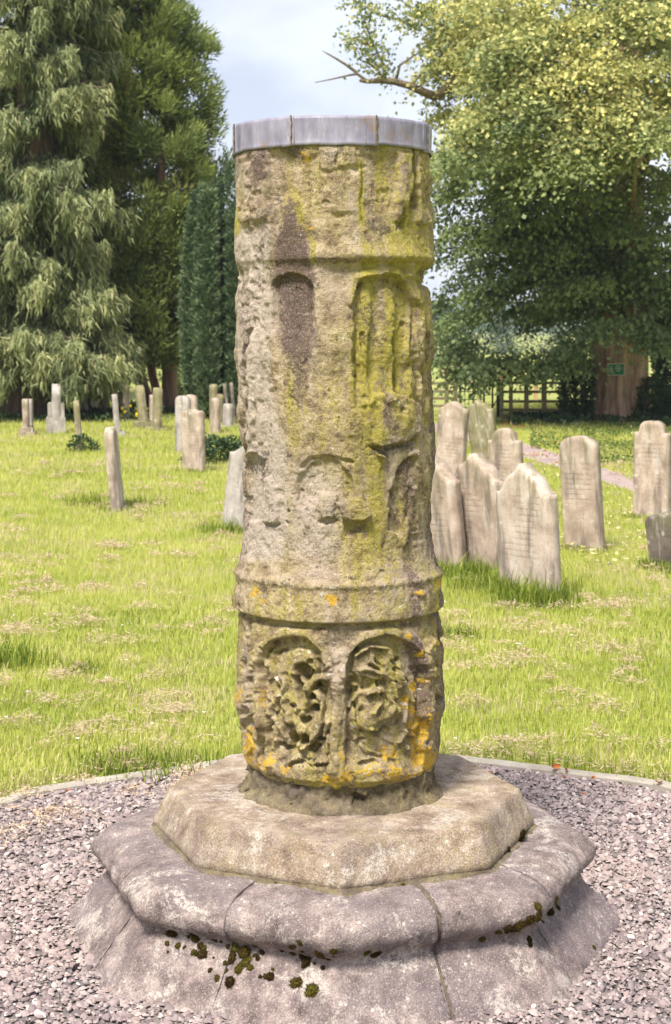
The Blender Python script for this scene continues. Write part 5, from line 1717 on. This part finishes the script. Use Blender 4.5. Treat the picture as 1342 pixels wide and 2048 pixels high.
bush('weed', 'small dark leafy weed at the foot of the mossy leaning headstone', 'plant', (gp(163, 903).x + 0.02, gp(163, 903).y, 0.05), (0.22, 0.2, 0.19), 700, 0.05, MAT_IVY, 10, stems=False)
for k, (px, py, d, rx, rz, lab) in enumerate([(880, 690, 95, 1.6, 1.5, 'hazy round tree in the field directly right of the pillar'), (960, 690, 120, 2.6, 1.7, 'low distant tree behind the iron gate'),
                                              (1060, 688, 130, 3.2, 1.8, 'broad distant tree behind the wooden fence'), (1330, 676, 120, 2.4, 2.0, 'distant tree at the right edge beyond the dark hedge')]):
    c = bpx(px, py, d)
    bush('distant_tree', lab, 'tree', (c[0], d, max(c[2], 1.2)), (rx, rx, rz + 0.6), 3200, 0.24, MAT_FARLEAF, 40 + k)
for k, (px, d, rx, rz, lab) in enumerate([(40, 75, 3.4, 3.2, 'distant green tree low at the left edge behind the conifers'), (230, 80, 3.6, 3.6, 'distant green tree seen under the dark conifer'), (410, 78, 3.2, 3.0, 'distant green tree between cedar and columnar yew')]):
    bush('distant_tree', lab, 'tree', ((px - CX) / FPX * d, d, rz * 0.75), (rx, rx, rz), 5200, 0.22, MAT_HEDGE, 60 + k)

# dark ground ivy beneath the trees
def cover(name, label, regions, n, ls, mat, seed, hgt=0.12):
    r = np.random.default_rng(seed)
    L = []
    for (x0, x1, y0, y1) in regions:
        px, py = r.uniform(x0, x1, n), r.uniform(y0, y1, n)
        dd = CAM_H * FPX / (py - HOR); x = (px - CX) / FPX * dd
        edge = fbm(np.stack([x * 1.2, dd * 1.2, np.zeros(n)], 1), 3, seed) > -0.25
        x, dd = x[edge], dd[edge]; k = len(x)
        C_ = np.stack([x, dd, r.uniform(0.0, hgt, k)], 1)
        A = unit(r.normal(size=(k, 3)) + np.array([0, -0.3, 0.6])) * r.uniform(0.7, 1.3, (k, 1)) * ls
        Bv = unit(np.cross(A, r.normal(size=(k, 3)))) * ls * 0.33
        L.append(leaves(C_, A, Bv, 0.45 + 0.2 * r.normal(size=k)))
    o = leafobj(name, L, mat, None)
    tag(o, label, 'ground cover', None, 'stuff')
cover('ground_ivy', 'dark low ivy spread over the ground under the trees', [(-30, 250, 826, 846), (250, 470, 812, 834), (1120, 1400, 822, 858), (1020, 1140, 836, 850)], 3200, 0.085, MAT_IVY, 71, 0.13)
cover('shade_stand_in', 'low dark green leaves standing in for tree shade between path and lime trunk', [(1060, 1420, 846, 900), (1130, 1420, 852, 930)], 4200, 0.045, MAT_SHADE_LEAF, 73, 0.05)  # dark leaves added so the lawn looks shaded by the lime
cover('leaf_litter', 'reddish dry leaf litter below the wooden fence', [(1000, 1140, 838, 856), (1010, 1342, 868, 915)], 420, 0.035, MAT_DEADLEAF, 72, 0.02)

# yellow flowers
fb = gp(266, 842)
fl = empty('yellow_flowers', fb); tag(fl, 'clump of yellow flowers growing among dark leaves before the slanting trunk', 'flowers', None, 'thing')
r = np.random.default_rng(5)
n = 900
C_ = np.array(tuple(fb)) + np.stack([r.normal(size=n) * 0.26, r.normal(size=n) * 0.15, np.abs(r.normal(size=n)) * 0.12], 1)
A = unit(r.normal(size=(n, 3)) + np.array([0, 0, 1.2])) * 0.09
leafobj('leaves', leaves(C_, A, unit(np.cross(A, r.normal(size=(n, 3)))) * 0.02, 0.5 + 0.2 * r.normal(size=n)), MAT_IVY, fl, tuple(fb))
for k in range(13):
    c = np.array([r.normal() * 0.24, -0.15 + r.normal() * 0.08, r.uniform(0.12, 0.34)])
    a = np.linspace(0, 6.2832, 13)[:-1]
    V = np.vstack([[c], np.stack([c[0] + 0.036 * np.cos(a) * (0.7 + 0.3 * (np.arange(12) % 2)), np.full(12, c[1] - 0.008), c[2] + 0.036 * np.sin(a) * (0.7 + 0.3 * (np.arange(12) % 2))], 1)])
    obj('petals', npmesh('petals', V, np.array([(0, 1 + j, 1 + (j + 1) % 12) for j in range(12)])), MAT_YPETAL, fl)

# ------------------------------------------------------------------ fence, gate, field stakes
fence = empty('wooden_fence', gp(1060, 840)); tag(fence, 'weathered post and rail wooden fence between the iron gate and the lime tree', 'fence', None, 'thing')
def post_box(w, dpt, z1, seed): return box_np(-w / 2, w / 2, -dpt / 2, dpt / 2, -0.1, z1, 2, 0.006, seed, 0.008)
FB = gp(1060, 840); fd = FB.y
for k, (px, top, w) in enumerate([(1003, 760, .075), (1022, 760, .075), (1053, 757, .085), (1088, 755, .10), (1126, 755, .085), (1166, 755, .085)]):
    p = at(px, top, fd)
    obj('post', post_box(w, 0.08, p.z, 700 + k), MAT_WOOD, fence, (p.x - FB.x, random.uniform(-0.02, 0.02), 0))
for k, (py, hgt) in enumerate([(766, .055), (784, .055), (803, .055), (820, .055), (833, .09)]):
    zc = at(0, py, fd).z
    for (xa, xb) in [(1003, 1052), (1054, 1087), (1089, 1125), (1127, 1180)]:
        a, b = at(xa, py, fd).x, at(xb, py, fd).x
        o = obj('rail', box_np(a - FB.x, b - FB.x, 0.045, 0.075, zc - hgt / 2, zc + hgt / 2, 4, 0.006, 720 + k * 5 + xa, 0.005), MAT_WOOD, fence)
        o.rotation_euler = (0, random.uniform(-0.004, 0.004), 0)
a, b = at(1054, 757, fd).x, at(1092, 757, fd).x
obj('grey_board', box_np(a - FB.x, b - FB.x, -0.075, -0.05, at(0, 762, fd).z, at(0, 754, fd).z, 2, 0.0, 1, 0.004), MAT_BOARD, fence)

f2 = empty('wooden_fence', gp(885, 832)); tag(f2, 'short length of wooden rail fence between the pillar and the iron gate', 'fence', None, 'thing')
F2 = gp(885, 832)
for k, (px, top, w) in enumerate([(820, 764, .08), (858, 764, .08), (893, 763, .085), (911, 764, .08)]):
    p = at(px, top, F2.y); obj('post', post_box(w, 0.08, p.z, 760 + k), MAT_WOOD, f2, (p.x - F2.x, 0, 0))
for k, py in enumerate([767, 783, 797, 812]):
    zc = at(0, py, F2.y).z
    for xa, xb in [(822, 857), (859, 892), (894, 912)]:
        obj('rail', box_np(at(xa, 0, F2.y).x - F2.x, at(xb, 0, F2.y).x - F2.x, 0.045, 0.075, zc - 0.03, zc + 0.03, 3, 0.006, 780 + k, 0.005), MAT_WOOD, f2)

GB = gp(955, 834); gd = GB.y
gate = empty('iron_gate', GB); tag(gate, 'black iron kissing gate with slim posts and bars between two wooden fences', 'gate', None, 'thing')
def rod(p, q, r_, n=8):
    return tube([p, (np.array(p) + np.array(q)) / 2, q], [r_] * 3, n)
def gx(px): return at(px, 0, gd).x - GB.x
def gz(py): return at(0, py, gd).z
for px, top, r_ in [(920, 762, .022), (947, 765, .02), (968, 757, .022), (985, 763, .02), (996, 752, .035)]:
    V, F = tube([(gx(px), 0, -0.05), (gx(px), 0, gz(top) * 0.5), (gx(px), 0, gz(top) - 0.05), (gx(px), 0, gz(top) - 0.04), (gx(px), 0, gz(top) - 0.015), (gx(px), 0, gz(top) + 0.03)], [r_, r_, r_, r_ * 1.5, r_ * 1.3, 0.004], 10)
    obj('post', npmesh('post', V, F, True), MAT_IRON, gate)
for py in (767, 783, 799, 815):
    V, F = rod((gx(920), 0.0, gz(py)), (gx(967), 0.0, gz(py)), 0.009); obj('bar', npmesh('bar', V, F, True), MAT_IRON, gate)
for px in (930, 938, 955, 961):
    V, F = rod((gx(px), 0.012, 0.1), (gx(px), 0.012, gz(767)), 0.006); obj('bar', npmesh('bar', V, F, True), MAT_IRON, gate)
V, F = rod((gx(976), 0.03, gz(830)), (gx(995), 0.03, gz(798)), 0.014); obj('brace', npmesh('brace', V, F, True), MAT_WOOD, gate)
for py in (770, 790, 810):
    V, F = rod((gx(969), 0.02, gz(py)), (gx(995), 0.02, gz(py)), 0.008); obj('bar', npmesh('bar', V, F, True), MAT_IRON, gate)

for px, top, bot, w, lab in [(1072, 726, 800, .16, 'orange new timber stake right behind the wooden fence'), (1004, 722, 778, .16, 'orange timber stake in the field in line with the iron gate post'), (908, 698, 762, .16, 'tall orange timber stake in the field left of the iron gate'),
                             (884, 706, 756, .16, 'pale pinkish timber stake in the field nearest the pillar'), (945, 718, 768, .15, 'orange timber stake partly hidden by lime leaves above the gate')]:
    g = gp(px, bot); hgt = (bot - top) / FPX * g.y
    w2 = 7.5 / FPX * g.y
    st = empty('timber_stake', g); tag(st, lab, 'stake', 'timber stakes in the field beyond the fence', 'thing')
    obj('stake', box_np(-w2 / 2, w2 / 2, -w2 / 2, w2 / 2, -0.1, hgt, 2, 0.01, int(px), 0.015), MAT_TIMBER, st)
    tp = box_np(-w2 * 0.36, w2 * 0.36, -w2 * 0.36, w2 * 0.36, hgt - 0.002, hgt + 0.05, 2, 0.004, 5, 0.01); obj('stake_top', tp, MAT_TIMBER, st)

# ------------------------------------------------------------------ gravel
def pebbles():
    r = np.random.default_rng(3)
    ta = np.radians([20, 140, 260]); ea = np.radians([0, 60, 120, 180, 240, 300])
    bmV = np.vstack([np.stack([0.55 * np.cos(ta), 0.55 * np.sin(ta), np.full(3, 0.9)], 1), np.stack([np.cos(ea), np.sin(ea), np.full(6, -0.1)], 1)])
    bmF = np.array([[0, 1, 2], [0, 3, 4], [0, 4, 5], [0, 5, 1], [1, 5, 6], [1, 6, 7], [1, 7, 2], [2, 7, 8], [2, 8, 3], [2, 3, 0]])
    n = 74000
    a = r.random(n) * 6.2832; rad = 1.815 * np.sqrt(r.random(n))
    x, y = GC[0] + rad * np.cos(a), GC[1] + rad * np.sin(a)
    phi = np.arctan2(y - BC[1], x - BC[0])
    inner = 0.86 * (octr(phi, A_LOW) * 0.93 + 0.07)
    ok = (np.hypot(x - BC[0], y - BC[1]) > inner) & (y > 4.1) & (np.abs(x) < 0.215 * y + 0.3)
    x, y = x[ok], y[ok]; n = len(x)
    s = np.exp(r.normal(size=n) * 0.40) * 0.0063
    s = np.clip(s, 0.0035, 0.017)
    sc = s[:, None] * np.stack([r.uniform(0.9, 1.5, n), r.uniform(0.7, 1.1, n), r.uniform(0.5, 0.8, n)], 1)
    jit = 1 + 0.20 * r.normal(size=(n, 9, 1))
    V = bmV[None] * jit * sc[:, None, :]
    t = r.random(n) * 6.2832; tl = r.normal(size=n) * 0.5
    c, s_ = np.cos(tl)[:, None], np.sin(tl)[:, None]
    yy, zz_ = V[:, :, 1] * c - V[:, :, 2] * s_, V[:, :, 1] * s_ + V[:, :, 2] * c
    c, s_ = np.cos(t)[:, None], np.sin(t)[:, None]
    xx, yy = V[:, :, 0] * c - yy * s_, V[:, :, 0] * s_ + yy * c
    zc = 0.006 + r.random(n) * 0.008
    V = np.stack([xx + x[:, None], yy + y[:, None], zz_ + zc[:, None]], 2).reshape(-1, 3)
    F = (bmF[None] + (np.arange(n) * 9)[:, None, None]).reshape(-1, 3)
    pat = fbm(np.stack([x * 2.2, y * 2.2, 0 * x], 1), 3, 8)
    tint = np.clip(0.46 + 0.22 * r.normal(size=n) + 0.10 * pat, 0, 1)
    pk = (r.random(n) < 0.10) * r.uniform(0.3, 0.9, n) + np.clip(pat - 0.15, 0, 0.5)
    T_ = np.repeat(np.stack([tint, np.clip(pk, 0, 1), 0 * x], 1), 9, 0)
    o = obj('gravel', npmesh('gravel', V, F, True, {'tint': T_}), MAT_PEBBLE)
    tag(o, 'loose grey and pinkish gravel around the stepped base', 'gravel', None, 'stuff')


pebbles()

# ------------------------------------------------------------------ grass
def blades(x, y, h, w, tint, dry, lean, r, z0=0.0):
    n = len(x)
    a = r.random(n) * 6.2832
    d = np.stack([np.cos(a), np.sin(a), np.zeros(n)], 1)
    s = np.stack([-np.sin(a + r.normal(size=n) * 0.6), np.cos(a), np.zeros(n)], 1)
    B0 = np.stack([x, y, np.full(n, z0)], 1)
    M0 = B0 + d * (lean * h * 0.35)[:, None] + np.array([0, 0, 1.0]) * (h * 0.6)[:, None]
    T0 = B0 + d * (lean * h)[:, None] + np.array([0, 0, 1.0]) * (h * (1 - 0.25 * lean))[:, None]
    W = s * (w / 2)[:, None]
    V = np.stack([B0 - W, B0 + W, M0 + W * 0.8, M0 - W * 0.8, T0], 1).reshape(-1, 3)
    i = np.arange(n) * 5
    F = np.vstack([np.stack([i, i + 1, i + 2], 1), np.stack([i, i + 2, i + 3], 1), np.stack([i + 3, i + 2, i + 4], 1)])
    T_ = np.repeat(np.stack([np.clip(tint, 0, 1), np.clip(dry, 0, 1), 0 * x], 1), 5, 0)
    return V, F, T_


def lawn_grass():
    r = np.random.default_rng(17)
    n = 280000
    d = 6.0 * (40 / 6.0) ** r.random(n)
    x = r.uniform(-1, 1, n) * (0.27 * d + 1.0)
    ok = np.hypot(x - GC[0], d - GC[1]) > GR + 0.02
    # not on the path
    ya = np.interp(x, A[:, 0], A[:, 1], left=1e9, right=1e9); yb = np.interp(x, B[:, 0], B[:, 1], left=1e9, right=1e9)
    ok &= ~((d > yb - 0.05) & (d < ya + 0.05))
    x, d = x[ok], d[ok]; n = len(x)
    P = np.stack([x, d, 0 * x], 1)
    pat = fbm(P * 0.9, 4, 5); pat2 = fbm(P * 4.0, 3, 9); pat3 = fbm(P * np.array([1.3, 3.2, 1]), 4, 12)
    h = 0.034 + 0.012 * pat2 + 0.012 * np.abs(r.normal(size=n))
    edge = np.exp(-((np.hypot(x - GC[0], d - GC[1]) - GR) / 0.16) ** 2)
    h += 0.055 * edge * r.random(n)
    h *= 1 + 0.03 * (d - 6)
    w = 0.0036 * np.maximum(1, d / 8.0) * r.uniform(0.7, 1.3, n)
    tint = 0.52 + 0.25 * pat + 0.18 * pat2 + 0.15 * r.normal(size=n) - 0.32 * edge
    dry = np.where(r.random(n) < 0.10 + 0.60 * sstep(0.0, 0.5, pat3), r.uniform(0.4, 1.0, n), 0.0) * (1 - 0.7 * edge)
    nr = d < 10.5
    L = [blades(x[nr], d[nr], h[nr], w[nr], tint[nr], dry[nr], r.uniform(0.1, 0.8, nr.sum()), r)]
    fr = ~nr; k = fr.sum(); a_ = r.random(k) * 6.2832
    B0 = np.stack([x[fr], d[fr], 0 * x[fr]], 1); W = np.stack([np.cos(a_), np.sin(a_), 0 * a_], 1) * (w[fr] * 0.62)[:, None]
    T0 = B0 + np.stack([np.sin(a_) * 0.4, np.cos(a_ * 1.7) * 0.4, np.ones(k)], 1) * h[fr][:, None]
    L.append((np.stack([B0 - W, B0 + W, T0], 1).reshape(-1, 3), np.arange(k * 3).reshape(-1, 3), np.repeat(np.stack([np.clip(tint[fr], 0, 1), dry[fr], 0 * dry[fr]], 1), 3, 0)))
    # uncut grass round the stones and odd rank tufts
    for (g, gw, gt, yw) in GRAVES:
        if g.y > 24: continue
        k = int(520 * (1.4 if g.y < 13 else 0.55))
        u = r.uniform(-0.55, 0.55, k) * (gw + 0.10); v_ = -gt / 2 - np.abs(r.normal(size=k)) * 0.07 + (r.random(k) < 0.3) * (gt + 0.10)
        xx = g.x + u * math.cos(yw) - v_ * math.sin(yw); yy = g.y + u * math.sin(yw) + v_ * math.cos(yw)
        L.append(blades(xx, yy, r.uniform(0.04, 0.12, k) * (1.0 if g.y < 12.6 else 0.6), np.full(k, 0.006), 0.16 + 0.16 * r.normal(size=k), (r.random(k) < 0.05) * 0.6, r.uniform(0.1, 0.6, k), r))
    for (px, py, rad, k, hh) in [(1010, 1178, 0.20, 1000, .13), (1062, 1206, 0.13, 800, .15), (1085, 1212, 0.10, 500, .10), (945, 1158, 0.10, 450, .15), (900, 1150, 0.12, 350, .10), (8, 1330, 0.12, 600, .13), (165, 1345, 0.07, 160, .08), (915, 1275, 0.07, 220, .08), (175, 1010, 0.14, 300, .12), (285, 1010, .2, 300, .09), (245, 1535, .12, 400, .07), (300, 1540, .14, 500, .07), (455, 1065, 0.14, 400, .12)]:
        g = gp(px, py)
        L.append(blades(g.x + r.normal(size=k) * rad, g.y + r.normal(size=k) * rad * 0.7, np.abs(r.normal(size=k)) * hh * 0.5 + hh * 0.45, np.full(k, 0.006), 0.18 + 0.16 * r.normal(size=k), np.zeros(k), r.uniform(0.1, 0.6, k), r))
    V, F, T_ = mergel(L)
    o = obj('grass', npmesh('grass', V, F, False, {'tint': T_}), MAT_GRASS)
    tag(o, 'short mown green and yellowish grass over the churchyard lawn', 'grass', None, 'stuff')


lawn_grass()


def clippings():
    r = np.random.default_rng(29)
    L = []
    cl = []
    for k in range(620):
        d = 6.85 * (22 / 6.85) ** (r.random() ** 1.1); x = r.uniform(-1, 1) * (0.22 * d + 0.4)
        if fbm(np.array([[x * 0.9, d * 0.9, 4.0]]), 2, 33)[0] + r.normal() * 0.25 < 0.0: continue
        cl.append((x, d, r.uniform(0.02, 0.065) * (1 + 0.03 * d), r.uniform(0.015, 0.04), 85))
    for (px, py, s, hh) in [(250, 1525, .05, .05), (325, 1505, .05, .06), (275, 1545, .05, .03), (220, 1460, .07, .04), (180, 1465, .07, .03), (155, 1475, .06, .02), (20, 1275, .1, .04), (60, 1272, .08, .03), (425, 1255, .06, .05), (220, 1100, .06, .04), (255, 1290, .1, .03), (940, 1415, .05, .06), (1185, 1415, .09, .05), (1210, 1430, .08, .04), (1130, 1395, .05, .04),
                            (1240, 1215, .13, .05), (1200, 1220, .1, .04), (1010, 1325, .08, .04), (1130, 1275, .08, .04), (1060, 1330, .07, .04), (355, 1440, .08, .03), (50, 1455, .06, .04), (1000, 1500, .10, .03), (960, 1510, .1, .02), (1030, 1500, .07, .03), (215, 1018, .25, .03), (1160, 1098, .2, .03), (1210, 1100, .2, .03), (1280, 1030, .25, .03), (1310, 1145, .2, .03), (400, 940, .3, .03), (1040, 912, .2, .02)]:
        g = gp(px, py); cl.append((g.x, g.y, s, hh, 190))
    for (x, d, s, hh, k) in cl:
        if math.hypot(x - GC[0], d - GC[1]) < GR + 0.03: continue
        q = r.normal(size=(k, 2)) * np.array([s, s * 0.6])
        z = 0.03 + np.exp(-(q[:, 0] / s) ** 2 - (q[:, 1] / (s * 0.6)) ** 2) * hh * r.uniform(0.4, 1.3, k) * 1.1
        C_ = np.stack([x + q[:, 0], d + q[:, 1], z], 1)
        A = unit(r.normal(size=(k, 3)) * np.array([1, 1, 0.45])) * r.uniform(0.016, 0.040, (k, 1)) * (1 + 0.05 * (d - 6))
        Bv = unit(np.cross(A, r.normal(size=(k, 3)))) * 0.0014 * max(1, d / 7)
        L.append(leaves(C_, A, Bv, 0.55 + 0.25 * r.normal(size=k)))
    # raked thatch over kerb and gravel on the left
    k = 17000
    a = r.uniform(R(92), R(168), k); rad = GR - 0.12 + r.normal(size=k) * 0.13
    x, y = GC[0] + rad * np.cos(a), GC[1] + rad * np.sin(a)
    dn = fbm(np.stack([x * 4, y * 4, 0 * x], 1), 3, 44)
    ok = (dn + r.normal(size=k) * 0.12 > -0.05); x, y = x[ok], y[ok]; k = len(x)
    C_ = np.stack([x, y, 0.018 + r.random(k) * 0.018], 1)
    A = unit(r.normal(size=(k, 3)) * np.array([1, 1, 0.30])) * r.uniform(0.012, 0.032, (k, 1))
    L.append(leaves(C_, A, unit(np.cross(A, r.normal(size=(k, 3)))) * 0.0026, 0.62 + 0.22 * r.normal(size=k)))
    k = 900
    a = r.uniform(R(20), R(88), k); rad = GR + 0.06 + r.normal(size=k) * 0.05
    C_ = np.stack([GC[0] + rad * np.cos(a), GC[1] + rad * np.sin(a), 0.03 + r.random(k) * 0.03], 1)
    A = unit(r.normal(size=(k, 3)) * np.array([1, 1, 0.3])) * r.uniform(0.02, 0.06, (k, 1))
    L.append(leaves(C_, A, unit(np.cross(A, r.normal(size=(k, 3)))) * 0.0019, 0.55 + 0.22 * r.normal(size=k)))
    o = leafobj('dry_clippings', L, MAT_STRAW, None)
    tag(o, 'tan dried grass clippings lying in tufts on the lawn and kerb', 'clippings', None, 'stuff')


clippings()

# fallen lime bracts and daisies
r = np.random.default_rng(41)
px, py = r.uniform(880, 1342, 900), 845 + 300 * r.random(900) ** 1.6
dd = CAM_H * FPX / (py - HOR); x = (px - CX) / FPX * dd
C_ = np.stack([x, dd, np.full(900, 0.05)], 1)
A = unit(r.normal(size=(900, 3)) * np.array([1, 1, 0.3])) * 0.055
tag(leafobj('fallen_bracts', leaves(C_, A, unit(np.cross(A, np.array([0, 0, 1.0]) + r.normal(size=(900, 3)) * 0.3)) * 0.014, 0.8 + 0.2 * r.normal(size=900)), leafmat('fallen_bract', [(0.0, (0.42, 0.38, 0.14)), (1.0, (0.62, 0.58, 0.30))]), None), 'pale yellow fallen lime bracts strewn over grass under the lime tree', 'petals', None, 'stuff')
LL = []
for k in range(46):
    d = 6.9 * (16 / 6.9) ** r.random(); x = r.uniform(-1, 1) * (0.21 * d)
    if math.hypot(x - GC[0], d - GC[1]) < GR + 0.1: continue
    a = np.linspace(0, 6.2832, 9)[:-1]
    c = np.array([x, d, 0.055 + 0.02 * r.random()])
    A = np.stack([np.cos(a), np.sin(a) * 0.6, 0.5 + 0 * a], 1) * 0.011
    LL.append(leaves(np.repeat(c[None], 8, 0), A, unit(np.cross(A, np.array([0, 0, 1.0]))) * 0.0035, np.full(8, 0.5)))
tag(leafobj('daisies', LL, MAT_PETAL, None), 'tiny white daisies dotted through the lawn', 'flowers', None, 'stuff')

# orange dead leaves by the kerb and on the gravel
def dead_leaf(p, s, rz, tilt, label):
    n, k = 9, 5
    u = np.linspace(-1, 1, n)[:, None]; v_ = np.linspace(-1, 1, k)[None]
    wid = 0.55 * (1 - u ** 2) ** 0.6
    X = u + 0 * v_; Y = wid * v_; Zc = 0.35 * v_ ** 2 * (1 - 0.4 * u) + 0.35 * u ** 2
    V = np.stack([X.ravel(), Y.ravel(), Zc.ravel()], 1) * s
    F = [(i * k + j, (i + 1) * k + j, (i + 1) * k + j + 1, i * k + j + 1) for i in range(n - 1) for j in range(k - 1)]
    o = obj('dead_leaf', npmesh('dead_leaf', V, np.array(F), True), MAT_DEADLEAF, None, p)
    o.rotation_euler = (tilt, 0, rz)
    tag(o, label, 'leaf', 'orange dead leaves on kerb and gravel', 'thing')
for px, py, z, s, rz, tl, lab in [(1110, 1534, 0.04, .022, 0.4, 0.9, 'largest curled orange dead leaf upright on the right kerb'), (1132, 1540, 0.035, .014, 1.2, 0.3, 'small orange dead leaf just right of the largest curled one'),
                                  (1128, 1556, 0.035, .012, 2.2, 0.2, 'orange dead leaf on the gravel edge below the largest curled one'), (976, 1546, 0.035, .015, 0.1, 0.3, 'reddish dead leaf on the kerb closest to the pillar'),
                                  (1186, 1556, 0.035, .013, 0.9, 0.4, 'orange dead leaf lying midway along the right kerb'), (1318, 1566, 0.035, .014, 2.6, 0.3, 'orange dead leaf at the far right end of the kerb'),
                                  (303, 1993, 0.02, .014, 2.4, 0.2, 'red orange dead leaf on gravel left of the base'), (1168, 1588, 0.02, .011, 0.5, 0.2, 'small reddish dead leaf among the gravel right of the slab'), (135, 1582, 0.04, .012, 1.0, 0.3, 'yellowish dead leaf on the left kerb among dry clippings')]:
    dead_leaf(gp(px, py, z), s, rz, tl, lab)

# ------------------------------------------------------------------ thin summer haze over the valley
hx0, hx1, hy0, hy1, hz0, hz1 = -2800, 2800, -60, 2700, -5, 75
V = [(x, y, z) for x in (hx0, hx1) for y in (hy0, hy1) for z in (hz0, hz1)]
F = [(0, 1, 3, 2), (4, 6, 7, 5), (0, 4, 5, 1), (2, 3, 7, 6), (0, 2, 6, 4), (1, 5, 7, 3)]
me = bpy.data.meshes.new('haze'); me.from_pydata(V, [], F); me.update()
mh = bpy.data.materials.new('haze'); mh.use_nodes = True
mh.node_tree.nodes.clear()
ho = mh.node_tree.nodes.new('ShaderNodeOutputMaterial'); hv = mh.node_tree.nodes.new('ShaderNodeVolumePrincipled')
hv.inputs['Color'].default_value = (0.72, 0.82, 1.0, 1); hv.inputs['Density'].default_value = 0.00035
mh.node_tree.links.new(hv.outputs['Volume'], ho.inputs['Volume'])
tag(obj('haze', me, mh), 'faint pale haze lying over the valley', 'haze', None, 'stuff')
